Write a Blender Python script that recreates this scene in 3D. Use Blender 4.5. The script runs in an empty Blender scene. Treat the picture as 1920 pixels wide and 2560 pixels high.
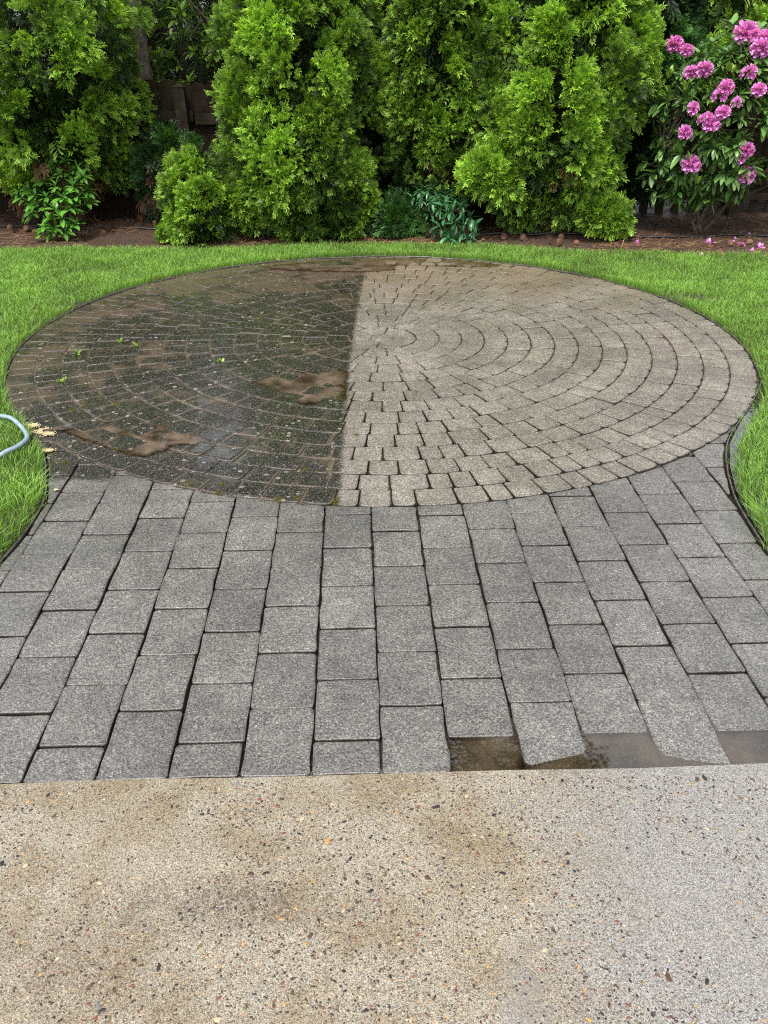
import bpy, math, random
import numpy as np
from mathutils import Vector, noise as mnoise

random.seed(7)
rng = np.random.default_rng(7)
sc = bpy.context.scene
col = sc.collection
R = math.radians

# ---------------------------------------------------------------- camera, sky, sun, exposure
cam_d = bpy.data.cameras.new('camera')
cam = bpy.data.objects.new('camera', cam_d)
col.objects.link(cam)
cam.location = (0, 0, 1.5)
cam.rotation_euler = (R(90 - 29.05), 0, 0)
cam_d.sensor_fit = 'VERTICAL'
cam_d.sensor_height = 36
cam_d.sensor_width = 27
cam_d.lens = 36 * 2171 / 2560
cam_d.clip_start = 0.05
cam_d.clip_end = 400
sc.camera = cam

SUN_EL, SUN_AZ = 64, 205          # azimuth measured clockwise from +Y: the sun stands behind the camera, a little to its left
world = bpy.data.worlds.new('World')
sc.world = world
world.use_nodes = True
wn = world.node_tree
wn.nodes.clear()
sky = wn.nodes.new('ShaderNodeTexSky')
sky.sky_type = 'NISHITA'
sky.sun_disc = False
sky.sun_elevation = R(SUN_EL)
sky.sun_rotation = R(SUN_AZ)
sky.air_density = 1.0
sky.dust_density = 3.0
sky.ozone_density = 1.0
hs = wn.nodes.new('ShaderNodeHueSaturation')      # thin bright cloud: a pale, nearly colourless sky
hs.inputs['Saturation'].default_value = 0.28
bgn = wn.nodes.new('ShaderNodeBackground')
bgn.inputs['Strength'].default_value = 0.15
won = wn.nodes.new('ShaderNodeOutputWorld')
wn.links.new(sky.outputs[0], hs.inputs['Color'])
wn.links.new(hs.outputs[0], bgn.inputs['Color'])
wn.links.new(bgn.outputs[0], won.inputs[0])

sun_d = bpy.data.lights.new('sun', 'SUN')
sun_d.energy = 1.5
sun_d.angle = R(12)
sun_d.color = (1.0, 0.95, 0.87)
sun = bpy.data.objects.new('sun', sun_d)
col.objects.link(sun)
sdir = Vector((math.sin(R(SUN_AZ)) * math.cos(R(SUN_EL)), math.cos(R(SUN_AZ)) * math.cos(R(SUN_EL)), math.sin(R(SUN_EL))))
sun.rotation_euler = sdir.to_track_quat('Z', 'Y').to_euler()
sun.location = sdir * 30

sc.view_settings.view_transform = 'Standard'
sc.view_settings.look = 'None'
sc.view_settings.gamma = 1
sc.view_settings.exposure = 1.2
sc.view_settings.use_curve_mapping = False
sc.cycles.use_denoising = False
sc.cycles.filter_width = 1.1
sc.cycles.sample_clamp_indirect = 4.0
sc.cycles.max_bounces = 6
sc.cycles.diffuse_bounces = 3
sc.cycles.glossy_bounces = 3
sc.cycles.transmission_bounces = 4
sc.cycles.transparent_max_bounces = 8

# ---------------------------------------------------------------- helpers
def tag(o, label=None, cat=None, group=None, kind=None):
    if label: o['label'] = label
    if cat: o['category'] = cat
    if group: o['group'] = group
    if kind: o['kind'] = kind
    return o

def link(name, data, mat=None, parent=None, loc=(0, 0, 0), rot=(0, 0, 0), scale=(1, 1, 1)):
    o = bpy.data.objects.new(name, data)
    col.objects.link(o)
    o.location = loc; o.rotation_euler = rot; o.scale = scale
    if parent is not None: o.parent = parent
    if mat is not None and data is not None and not data.materials: data.materials.append(mat)
    return o

def empty(name, loc=(0, 0, 0), rot=(0, 0, 0)):
    return link(name, None, loc=loc, rot=rot)

def pymesh(name, verts, faces, mat=None, smooth=False):
    m = bpy.data.meshes.new(name)
    m.from_pydata([tuple(v) for v in verts], [], faces)
    if smooth: m.polygons.foreach_set('use_smooth', [True] * len(m.polygons))
    m.update()
    if mat: m.materials.append(mat)
    return m

def npmesh(name, V, F, mat=None, attrs=None, smooth=False):
    """V (n,3), F (m,k) all faces with k corners, attrs: name -> per-vertex float"""
    V = np.ascontiguousarray(V, np.float32); F = np.ascontiguousarray(F, np.int32)
    m = bpy.data.meshes.new(name)
    k = F.shape[1]
    m.vertices.add(len(V)); m.vertices.foreach_set('co', V.ravel())
    m.loops.add(F.size); m.loops.foreach_set('vertex_index', F.ravel())
    m.polygons.add(len(F))
    m.polygons.foreach_set('loop_start', np.arange(0, F.size, k, dtype=np.int32))
    m.polygons.foreach_set('loop_total', np.full(len(F), k, np.int32))
    m.polygons.foreach_set('use_smooth', np.full(len(F), smooth))
    for n, a in (attrs or {}).items():
        at = m.attributes.new(n, 'FLOAT', 'POINT')
        at.data.foreach_set('value', np.ascontiguousarray(a, np.float32))
    m.update(calc_edges=True)
    if mat: m.materials.append(mat)
    return m

class MB:
    """collects quads / tris / ngons into one mesh"""
    def __init__(self): self.v = []; self.f = []
    def add(self, vs, fs):
        b = len(self.v); self.v += [tuple(p) for p in vs]; self.f += [tuple(i + b for i in f) for f in fs]
    def box(self, c, s, rz=0.0, taper=1.0):
        x, y, z = s[0] / 2, s[1] / 2, s[2] / 2
        ca, sa = math.cos(rz), math.sin(rz)
        P = []
        for zz, t in ((-z, 1.0), (z, taper)):
            for xx, yy in ((-x, -y), (x, -y), (x, y), (-x, y)):
                xx *= t; yy *= t
                P.append((c[0] + ca * xx - sa * yy, c[1] + sa * xx + ca * yy, c[2] + zz))
        self.add(P, [(3, 2, 1, 0), (4, 5, 6, 7), (0, 1, 5, 4), (1, 2, 6, 5), (2, 3, 7, 6), (3, 0, 4, 7)])
    def tube(self, pts, rad, n=8, cap=True):
        pts = [Vector(p) for p in pts]
        if not hasattr(rad, '__len__'): rad = [rad] * len(pts)
        V = []; F = []
        prev = None
        for i, p in enumerate(pts):
            t = (pts[min(i + 1, len(pts) - 1)] - pts[max(i - 1, 0)]).normalized()
            if prev is None:
                a = t.cross(Vector((0, 0, 1)))
                if a.length < 1e-3: a = t.cross(Vector((1, 0, 0)))
                a.normalize()
            else:
                a = (prev - t * prev.dot(t)).normalized()
            prev = a
            b = t.cross(a)
            for k in range(n):
                th = 2 * math.pi * k / n
                V.append(p + (a * math.cos(th) + b * math.sin(th)) * rad[i])
        for i in range(len(pts) - 1):
            for k in range(n):
                k2 = (k + 1) % n
                F.append((i * n + k, i * n + k2, (i + 1) * n + k2, (i + 1) * n + k))
        if cap:
            F.append(tuple(range(n))[::-1]); F.append(tuple((len(pts) - 1) * n + k for k in range(n)))
        self.add(V, F)
    def build(self, name, mat=None, parent=None, smooth=False, loc=(0, 0, 0), rot=(0, 0, 0)):
        return link(name, pymesh(name, self.v, self.f, mat, smooth), None, parent, loc, rot)

def smoothpath(pts, n=8):
    """Catmull-Rom through points"""
    P = [Vector(p) for p in pts]
    P = [P[0] * 2 - P[1]] + P + [P[-1] * 2 - P[-2]]
    out = []
    for i in range(1, len(P) - 2):
        for k in range(n):
            t = k / n
            a, b, c, d = P[i - 1], P[i], P[i + 1], P[i + 2]
            out.append(0.5 * ((2 * b) + (c - a) * t + (2 * a - 5 * b + 4 * c - d) * t * t + (3 * b - a - 3 * c + d) * t ** 3))
    out.append(P[-2])
    return out

def vnoise(X, Y, seed=0, scale=1.0):
    """value noise on arrays, -1..1"""
    r = np.random.default_rng(seed + 1000)
    G = r.uniform(-1, 1, (64, 64))
    x = np.asarray(X) * scale + 640.0; y = np.asarray(Y) * scale + 640.0
    xi = np.floor(x).astype(int); yi = np.floor(y).astype(int)
    fx = x - xi; fy = y - yi
    fx = fx * fx * (3 - 2 * fx); fy = fy * fy * (3 - 2 * fy)
    g = lambda a, b: G[a % 64, b % 64]
    return (g(xi, yi) * (1 - fx) + g(xi + 1, yi) * fx) * (1 - fy) + (g(xi, yi + 1) * (1 - fx) + g(xi + 1, yi + 1) * fx) * fy

# ---------------------------------------------------------------- node helpers
class NT:
    def __init__(self, name):
        self.mat = bpy.data.materials.new(name)
        self.mat.use_nodes = True
        self.t = self.mat.node_tree
        self.t.nodes.clear()
    def n(self, typ, ins=None, **props):
        nd = self.t.nodes.new('ShaderNode' + typ)
        for k, v in props.items(): setattr(nd, k, v)
        for k, v in (ins or {}).items(): self.set(nd.inputs[k], v)
        return nd
    def set(self, sock, v):
        if isinstance(v, bpy.types.NodeSocket): self.t.links.new(v, sock)
        elif isinstance(v, bpy.types.Node): self.t.links.new(v.outputs[0], sock)
        else:
            if hasattr(sock.default_value, '__len__') and not hasattr(v, '__len__'): v = (v, v, v, 1)
            if hasattr(v, '__len__') and len(v) == 3 and len(sock.default_value) == 4: v = tuple(v) + (1,)
            sock.default_value = v
    def m(self, op, a, b=0.0, c=0.0, clamp=False):
        nd = self.n('Math', operation=op, use_clamp=clamp)
        self.set(nd.inputs[0], a); self.set(nd.inputs[1], b); self.set(nd.inputs[2], c)
        return nd.outputs[0]
    def rng(self, v, a, b, c=0.0, d=1.0, smooth=True):
        nd = self.n('MapRange', interpolation_type='SMOOTHSTEP' if smooth else 'LINEAR')
        for i, x in enumerate((v, a, b, c, d)): self.set(nd.inputs[i], x)
        return nd.outputs[0]
    def mix(self, f, a, b, blend='MIX'):
        nd = self.n('Mix', data_type='RGBA', blend_type=blend)
        self.set(nd.inputs[0], f); self.set(nd.inputs[6], a); self.set(nd.inputs[7], b)
        return nd.outputs[2]
    def pos(self):
        return self.n('NewGeometry').outputs['Position']
    def xyz(self, v):
        s = self.n('SeparateXYZ', {0: v}); return s.outputs[0], s.outputs[1], s.outputs[2]
    def voro(self, v, scale, feature='F1', rnd=1.0):
        nd = self.n('TexVoronoi', {'Vector': v, 'Scale': scale, 'Randomness': rnd}, feature=feature)
        return nd
    def noise(self, v, scale, detail=3, rough=0.55):
        return self.n('TexNoise', {'Vector': v, 'Scale': scale, 'Detail': detail, 'Roughness': rough}).outputs['Fac']
    def ramp(self, f, stops, interp='LINEAR'):
        nd = self.n('ValToRGB', {0: f}); cr = nd.color_ramp; cr.interpolation = interp
        while len(cr.elements) < len(stops): cr.elements.new(0.5)
        for e, (p, c) in zip(cr.elements, stops):
            e.position = p; e.color = (c[0], c[1], c[2], 1) if hasattr(c, '__len__') else (c, c, c, 1)
        return nd.outputs[0]
    def attr(self, name):
        return self.n('Attribute', attribute_name=name).outputs['Fac']
    def rand(self):
        return self.n('ObjectInfo').outputs['Random']
    def bump(self, h, strength=0.5, dist=0.002):
        return self.n('Bump', {'Height': h, 'Strength': strength, 'Distance': dist}).outputs[0]
    def out(self, sh):
        o = self.n('OutputMaterial'); self.set(o.inputs[0], sh); return self.mat
    def principled(self, **k):
        nd = self.n('BsdfPrincipled')
        for a, v in k.items(): self.set(nd.inputs[a.replace('_', ' ')], v)
        return nd.outputs[0]

def simple(name, c, rough=0.6, noise_scale=None, c2=None, bump=0.0, bump_scale=60, spec=0.5):
    t = NT(name); p = t.n('TexCoord').outputs['Object']
    cc = c
    if c2 is not None: cc = t.mix(t.rng(t.noise(p, noise_scale or 20), 0.35, 0.65), c, c2)
    k = dict(Base_Color=cc, Roughness=rough, Specular_IOR_Level=spec)
    if bump: k['Normal'] = t.bump(t.noise(p, bump_scale, 4), bump, 0.004)
    return t.out(t.principled(**k))

# ---------------------------------------------------------------- layout of the place
CC = Vector((-0.01, 4.708)); CR = 1.959          # paved circle
FA = R(1.9)                                      # the paver field runs square to the slab edge
FU = Vector((math.cos(FA), math.sin(FA))); FV = Vector((-math.sin(FA), math.cos(FA)))
FO = Vector((0.0, 1.452))                        # a point on the slab edge
def slab_y(x): return 1.452 + 0.0332 * x
LEFT = np.array([(-1.60, 1.30), (-1.45, 1.62), (-1.33, 1.95), (-1.262, 2.20), (-1.237, 2.366), (-1.225, 2.557), (-1.238, 2.79), (-1.285, 2.94), (-1.368, 3.165), (-1.525, 3.42), (-1.70, 3.70), (-1.812, 3.91)])
RIGHT = np.array([(1.60, 1.36), (1.45, 1.66), (1.33, 2.0), (1.275, 2.25), (1.262, 2.437), (1.272, 2.687), (1.296, 2.864), (1.343, 3.059), (1.418, 3.276), (1.525, 3.468), (1.70, 3.75), (1.842, 4.02)])
def xl(y): return np.interp(y, LEFT[:, 1], LEFT[:, 0])
def xr(y): return np.interp(y, RIGHT[:, 1], RIGHT[:, 0])
def paved(X, Y):
    """rough signed distance to the paving (negative inside)"""
    X = np.asarray(X, float); Y = np.asarray(Y, float)
    d1 = np.hypot(X - CC.x, Y - CC.y) - CR
    d2 = np.where(Y < 4.0, np.maximum(xl(Y) - X, X - xr(Y)) * 0.95, 9.0)
    d3 = Y - (slab_y(X) + 0.0)
    return np.minimum(np.minimum(d1, d2), d3)
BED = np.array([(-9, 6.85), (-3, 6.90), (-2.3, 6.93), (-1.55, 6.90), (-0.84, 7.03), (-0.1, 7.10), (0.45, 7.07), (0.8, 7.06), (1.5, 6.82), (2.2, 6.775), (2.9, 6.71), (9, 6.6)])
def bed_y(x): return np.interp(x, BED[:, 0], BED[:, 1]) + 0.02 * np.sin(np.asarray(x) * 7.0)

# ---------------------------------------------------------------- materials
def dirt_masks(t, p):
    """(unwashed, x, y): the left half of the circle that has not been washed yet"""
    x, y, z = t.xyz(p)
    wob = t.m('MULTIPLY', t.m('SUBTRACT', t.noise(p, 26, 2), 0.5), 0.03)
    dy = t.m('SUBTRACT', y, 4.0)
    line = t.m('MULTIPLY_ADD', t.m('MULTIPLY', dy, dy), 0.0085, -0.172)
    e = t.m('ADD', t.m('SUBTRACT', line, x), wob)
    half = t.rng(t.m('ADD', e, t.m('MULTIPLY', t.m('SUBTRACT', t.noise(p, 140, 3), 0.5), 0.05)), -0.012, 0.016)
    # only inside the circle, and the cut corner pieces at the left neck
    cx = t.m('SUBTRACT', x, CC.x); cy = t.m('SUBTRACT', y, CC.y)
    rr = t.m('SQRT', t.m('ADD', t.m('MULTIPLY', cx, cx), t.m('MULTIPLY', cy, cy)))
    inside = t.rng(rr, CR + 0.004, CR - 0.004)
    cor = t.m('MULTIPLY', t.rng(t.m('ADD', y, t.m('MULTIPLY', wob, 2.0)), 2.93, 2.98), t.rng(x, -1.02, -1.06))
    return t.m('MULTIPLY', half, t.m('MAXIMUM', inside, cor)), x, y, e

def paver_material():
    t = NT('exposed_aggregate_paver')
    p = t.pos()
    g1 = t.voro(p, 290); g2 = t.voro(p, 95); g3 = t.voro(p, 560)
    r1 = t.n('SeparateColor', {0: g1.outputs['Color']}); r2 = t.n('SeparateColor', {0: g2.outputs['Color']}); r3 = t.n('SeparateColor', {0: g3.outputs['Color']})
    tint = t.m('ADD', t.m('SUBTRACT', t.rand(), 0.5), t.attr('tint'))
    dirty, x, y, e = dirt_masks(t, p)
    # clean stone: grey to buff grains
    grain = t.m('ADD', t.m('MULTIPLY', r1.outputs[0], 0.65), t.m('MULTIPLY', r3.outputs[0], 0.35))
    stone = t.ramp(grain, [(0.10, (0.050, 0.048, 0.045)), (0.36, (0.152, 0.146, 0.134)), (0.64, (0.240, 0.230, 0.210)), (0.82, (0.345, 0.328, 0.294)), (0.94, (0.52, 0.50, 0.45))])
    fleck = t.m('GREATER_THAN', r2.outputs[0], 0.88)
    dsm = t.rng(g2.outputs['Distance'], 0.0, 0.38, 1.0, 0.0)
    fcol = t.ramp(r2.outputs[1], [(0.0, (0.55, 0.53, 0.48)), (0.45, (0.42, 0.40, 0.36)), (0.62, (0.34, 0.2, 0.1)), (0.7, (0.05, 0.05, 0.055)), (1.0, (0.05, 0.05, 0.06))])
    clean = t.mix(t.m('MULTIPLY', fleck, t.rng(dsm, t.m('MULTIPLY', r2.outputs[2], 0.6), t.m('MULTIPLY_ADD', r2.outputs[2], 0.6, 0.15))), stone, fcol)
    # circle stone is lighter than the field
    circ = t.attr('circle')
    field_gain = t.m('MULTIPLY_ADD', circ, 0.22, 0.575)
    var = t.m('MULTIPLY_ADD', tint, 0.20, 1.0)
    blotch = t.m('MULTIPLY', t.rng(t.noise(p, 3.2, 4), 0.3, 0.7, 0.80, 1.14), t.rng(t.noise(p, 17, 4, 0.65), 0.3, 0.7, 0.84, 1.12))
    clean = t.mix(circ, clean, t.mix(1.0, clean, (1.07, 1.01, 0.94), 'MULTIPLY'))
    clean = t.mix(1.0, clean, t.n('CombineColor', {0: t.m('MULTIPLY', t.m('MULTIPLY', field_gain, var), blotch), 1: t.m('MULTIPLY', t.m('MULTIPLY', field_gain, var), blotch), 2: t.m('MULTIPLY', t.m('MULTIPLY', field_gain, var), t.m('MULTIPLY_ADD', circ, -0.02, t.m('MULTIPLY', blotch, 1.0)))}).outputs[0], 'MULTIPLY')
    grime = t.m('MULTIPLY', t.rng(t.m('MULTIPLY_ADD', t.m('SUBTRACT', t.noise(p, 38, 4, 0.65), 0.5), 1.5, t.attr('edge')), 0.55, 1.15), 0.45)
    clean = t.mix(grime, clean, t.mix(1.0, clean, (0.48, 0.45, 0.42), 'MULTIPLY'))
    # brown silt washed over the far right pavers
    silt = t.m('MULTIPLY', t.rng(t.m('ADD', y, t.m('MULTIPLY', t.noise(p, 2.5, 4), 1.4)), 5.75, 6.9), 0.75)
    silt = t.m('MULTIPLY', silt, circ)
    clean = t.mix(silt, clean, (0.17, 0.125, 0.08))
    # unwashed stone: black algae, mud, pale lichen
    black = t.ramp(grain, [(0.15, (0.006, 0.006, 0.006)), (0.55, (0.014, 0.012, 0.010)), (0.76, (0.040, 0.033, 0.026)), (0.92, (0.24, 0.215, 0.185))])  # palest grains are stone flecks and also painted wet glints
    mudn = t.noise(p, 3.0, 5, 0.6)
    left = t.rng(x, -0.7, -1.9); back = t.rng(y, 4.9, 6.3)
    mudf = t.m('ADD', mudn, t.m('ADD', t.m('MULTIPLY', left, 0.16), t.m('MULTIPLY', back, 0.30)))
    mudg = t.m('MULTIPLY_ADD', t.m('SUBTRACT', t.noise(p, 70, 3), 0.5), 0.30, t.m('MULTIPLY_ADD', t.m('SUBTRACT', t.noise(p, 11, 4), 0.5), 0.55, mudf))
    mud = t.mix(t.noise(p, 40, 3), (0.048, 0.034, 0.024), (0.135, 0.098, 0.070))
    black = t.mix(t.m('MULTIPLY', t.rng(mudg, 0.58, 0.76), 0.9), black, mud)
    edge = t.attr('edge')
    eg = t.m('MULTIPLY_ADD', t.m('SUBTRACT', t.noise(p, 55, 3), 0.5), 0.9, edge)
    epatch = t.rng(t.noise(p, 6.0, 4), 0.38, 0.64, 0.05, 0.75)
    black = t.mix(t.m('MULTIPLY', t.rng(eg, 0.45, 1.1), epatch), black, t.mix(t.noise(p, 90, 3), (0.045, 0.033, 0.023), (0.165, 0.127, 0.095)))
    ol = t.rng(t.noise(p, 7, 4), 0.58, 0.72)
    black = t.mix(t.m('MULTIPLY', ol, t.m('MULTIPLY', t.rng(t.noise(p, 90, 2), 0.45, 0.6), 0.3)), black, (0.09, 0.095, 0.03))
    lv = t.voro(p, 38); lr = t.n('SeparateColor', {0: lv.outputs['Color']})
    lsz = t.m('MULTIPLY', t.m('POWER', lr.outputs[1], 2.0), 0.42)
    lich = t.m('MULTIPLY', t.m('GREATER_THAN', lr.outputs[0], 0.55), t.rng(t.m('ADD', lv.outputs['Distance'], t.m('MULTIPLY', t.m('SUBTRACT', t.noise(p, 160, 2), 0.5), 0.22)), lsz, t.m('ADD', lsz, 0.05), 1.0, 0.0))
    lich = t.m('MULTIPLY', lich, t.rng(t.noise(p, 1.9, 2), 0.40, 0.55, 0.25, 1.0))
    lcol = t.mix(lr.outputs[2], (0.20, 0.20, 0.16), (0.36, 0.33, 0.29))
    black = t.mix(t.m('MULTIPLY', lich, t.rng(grain, 0.2, 0.45, 0.35, 0.8)), black, lcol)
    c = t.mix(dirty, clean, black)
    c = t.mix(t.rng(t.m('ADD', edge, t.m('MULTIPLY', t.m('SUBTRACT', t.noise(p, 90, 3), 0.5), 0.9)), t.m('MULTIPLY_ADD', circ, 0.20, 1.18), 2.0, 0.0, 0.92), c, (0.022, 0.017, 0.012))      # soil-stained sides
    h = t.m('ADD', t.m('MULTIPLY', g1.outputs['Distance'], -1.0), t.m('MULTIPLY', t.noise(p, 130, 3), 1.2))
    wet = t.noise(p, 2.2, 4)
    rough = t.m('SUBTRACT', t.rng(wet, 0.35, 0.65, 0.30, 0.55), t.m('MULTIPLY', dirty, 0.20))
    return t.out(t.principled(Base_Color=c, Roughness=rough, Normal=t.bump(h, 0.55, 0.0022),
                              Coat_Weight=t.m('ADD', t.rng(wet, 0.3, 0.7, 0.75, 0.2), t.m('MULTIPLY', dirty, 0.15), clamp=True), Coat_Roughness=t.m('MULTIPLY_ADD', dirty, t.rng(t.noise(p, 5, 4), 0.4, 0.6, -0.17, 0.02), 0.24), Coat_IOR=1.6))

def joint_material():
    t = NT('wet_joint_mud')
    p = t.pos()
    dirty, x, y, e = dirt_masks(t, p)
    n = t.noise(p, 45, 4); n2 = t.noise(p, 6, 3)
    mud = t.mix(t.rng(n, 0.3, 0.7), (0.052, 0.038, 0.027), (0.170, 0.130, 0.096))
    moss = t.mix(n, (0.06, 0.075, 0.015), (0.14, 0.15, 0.03))
    mossm = t.m('MULTIPLY', t.rng(n2, 0.54, 0.68), t.m('MULTIPLY', dirty, 0.55))
    wet = t.rng(t.m('ADD', y, t.m('MULTIPLY', n2, 0.8)), 3.9, 5.0)
    dark = t.mix(t.rng(n, 0.35, 0.65), (0.012, 0.009, 0.007), (0.045, 0.03, 0.02))
    brown = t.mix(n, (0.035, 0.024, 0.014), (0.075, 0.052, 0.031))
    c = t.mix(wet, dark, brown)
    c = t.mix(dirty, c, t.mix(mossm, mud, moss))
    return t.out(t.principled(Base_Color=c, Roughness=t.m('ADD', t.rng(n2, 0.4, 0.6, 0.12, 0.35), t.m('MULTIPLY', dirty, 0.05)), Normal=t.bump(n, 0.25, 0.004), Coat_Weight=0.5, Coat_Roughness=0.1))

def concrete_material():
    t = NT('sanded_aggregate_concrete')
    p = t.pos()
    x, y, z = t.xyz(p)
    g1 = t.voro(p, 520); g2 = t.voro(p, 190); g3 = t.voro(p, 800)
    r1 = t.n('SeparateColor', {0: g1.outputs['Color']}); r2 = t.n('SeparateColor', {0: g2.outputs['Color']}); r3 = t.n('SeparateColor', {0: g3.outputs['Color']})
    grain = t.m('ADD', t.m('MULTIPLY', r1.outputs[0], 0.6), t.m('MULTIPLY', r3.outputs[0], 0.4))
    sand = t.ramp(grain, [(0.12, (0.030, 0.025, 0.019)), (0.32, (0.155, 0.139, 0.113)), (0.6, (0.255, 0.236, 0.200)), (0.92, (0.43, 0.41, 0.365))])
    fl = t.m('MULTIPLY', t.m('GREATER_THAN', r2.outputs[0], 0.90), t.rng(g2.outputs['Distance'], 0.42, 0.30))
    fc = t.ramp(r2.outputs[1], [(0.0, (0.03, 0.03, 0.03)), (0.3, (0.09, 0.06, 0.04)), (0.5, (0.24, 0.12, 0.05)), (0.7, (0.36, 0.24, 0.09)), (1.0, (0.10, 0.10, 0.11))])
    c = t.mix(fl, sand, fc)
    # cooler grey towards the right: sky sheen put into the slab's colour; brown weathering and old spills on the left
    edge = t.m('ADD', x, t.m('MULTIPLY', t.m('SUBTRACT', t.noise(p, 3.2, 5), 0.5), 0.75))
    edge = t.m('ADD', edge, t.m('MULTIPLY', y, -0.10))
    cl = t.rng(edge, 0.0, 0.55)
    grey = t.mix(1.0, c, (0.87, 0.885, 0.935), 'MULTIPLY')
    br = t.rng(t.noise(p, 4.5, 5, 0.6), 0.40, 0.66)
    warm = t.mix(1.0, c, t.mix(br, (1.0, 0.95, 0.85), (0.74, 0.63, 0.45)), 'MULTIPLY')
    c = t.mix(cl, warm, grey)
    grit = t.m('MULTIPLY', t.rng(t.noise(p, 85, 4, 0.7), 0.34, 0.58, 0.25, 1.0), t.rng(grain, 0.25, 0.7, 1.0, 0.35))
    # dark spill on the left
    sx = t.m('DIVIDE', t.m('ADD', x, 0.30), 0.20); sy = t.m('DIVIDE', t.m('SUBTRACT', y, 1.105), 0.055)
    sd = t.m('ADD', t.m('SQRT', t.m('ADD', t.m('MULTIPLY', sx, sx), t.m('MULTIPLY', sy, sy))), t.m('MULTIPLY', t.m('SUBTRACT', t.noise(p, 16, 5, 0.65), 0.5), 2.4))
    c = t.mix(t.m('MULTIPLY', t.rng(sd, 0.2, 1.5, 1.0, 0.0), grit), c, (0.050, 0.034, 0.022))
    sx = t.m('DIVIDE', t.m('ADD', x, 0.55), 0.17); sy = t.m('DIVIDE', t.m('SUBTRACT', y, 0.98), 0.10)
    sd = t.m('ADD', t.m('SQRT', t.m('ADD', t.m('MULTIPLY', sx, sx), t.m('MULTIPLY', sy, sy))), t.m('MULTIPLY', t.m('SUBTRACT', t.noise(p, 12, 5, 0.65), 0.5), 2.4))
    c = t.mix(t.m('MULTIPLY', t.rng(sd, 0.2, 1.5, 0.9, 0.0), grit), c, (0.085, 0.056, 0.026))
    sx = t.m('DIVIDE', t.m('SUBTRACT', x, 0.245), 0.045); sy = t.m('DIVIDE', t.m('SUBTRACT', y, 0.90), 0.11)
    sd = t.m('ADD', t.m('SQRT', t.m('ADD', t.m('MULTIPLY', sx, sx), t.m('MULTIPLY', sy, sy))), t.m('MULTIPLY', t.m('SUBTRACT', t.noise(p, 22, 5, 0.65), 0.5), 2.6))
    c = t.mix(t.m('MULTIPLY', t.rng(sd, 0.3, 1.3, 0.75, 0.0), grit), c, (0.15, 0.15, 0.16))
    h = t.m('ADD', t.m('MULTIPLY', g1.outputs['Distance'], -1.0), t.m('MULTIPLY', t.noise(p, 160, 3), 0.8))
    film = t.rng(t.m('ADD', edge, t.m('MULTIPLY', t.noise(p, 9, 4), 0.2)), 0.15, 0.5)
    return t.out(t.principled(Base_Color=c, Roughness=t.rng(film, 0, 1, 0.62, 0.42), Normal=t.bump(h, 0.5, 0.0016),
                              Coat_Weight=t.rng(film, 0, 1, 0.15, 0.9), Coat_Roughness=0.2, Coat_IOR=1.6))

def water_material(name, tint, mudcol, turb_lo, turb_hi, ior=1.33):
    t = NT(name); p = t.pos()
    fr = t.n('Fresnel', {'IOR': ior, 'Normal': t.bump(t.noise(p, 22, 2), 0.06, 0.01)}).outputs[0]
    tr = t.n('BsdfTransparent', {0: tint}).outputs[0]
    df = t.n('BsdfDiffuse', {0: mudcol}).outputs[0]
    turb = t.m('MULTIPLY', t.rng(t.noise(p, 9, 5), 0.3, 0.7, turb_lo, turb_hi), t.rng(t.m('ADD', t.attr('shore'), t.m('MULTIPLY', t.m('SUBTRACT', t.noise(p, 30, 4), 0.5), 0.9)), 0.25, 1.05, 1.0, 0.0))
    body = t.n('MixShader', {0: turb, 1: tr, 2: df}).outputs[0]
    gl = t.n('BsdfGlossy', {'Roughness': 0.015, 'Normal': t.bump(t.noise(p, 22, 2), 0.06, 0.01)}).outputs[0]
    return t.out(t.n('MixShader', {0: fr, 1: body, 2: gl}).outputs[0])

def soil_material(name, a, b, c3, rough=0.75):
    t = NT(name); p = t.pos()
    n1 = t.noise(p, 3, 5, 0.6); n2 = t.noise(p, 60, 4, 0.65)
    c = t.mix(t.rng(n1, 0.35, 0.65), a, b)
    c = t.mix(t.rng(n2, 0.52, 0.7), c, c3)
    return t.out(t.principled(Base_Color=c, Roughness=t.rng(n1, 0.3, 0.7, rough, rough - 0.3), Normal=t.bump(n2, 0.7, 0.012)))

def leaf_material(name, base, tipc, rand_amt=0.35, rough=0.45, transl=0.28, use_obj=False, dark=None, midrib=False):
    """foliage: per-leaf variation from 'rnd' (or the object's random), young tips from 'tip'"""
    t = NT(name)
    tip = t.attr('tip')
    rnd = t.rand() if use_obj else t.attr('rnd')
    c = t.mix(tip, base, tipc)
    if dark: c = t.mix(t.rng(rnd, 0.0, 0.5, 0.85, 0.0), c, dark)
    g = t.m('MULTIPLY_ADD', t.m('SUBTRACT', rnd, 0.5), rand_amt * 2, 1.0)
    c = t.mix(1.0, c, t.n('CombineColor', {0: g, 1: g, 2: g}).outputs[0], 'MULTIPLY')
    pr = t.principled(Base_Color=c, Roughness=rough)
    tl = t.n('BsdfTranslucent', {0: t.mix(1.0, c, (1.25, 1.2, 0.5), 'MULTIPLY')}).outputs[0]
    return t.out(t.n('MixShader', {0: transl, 1: pr, 2: tl}).outputs[0])

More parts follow.
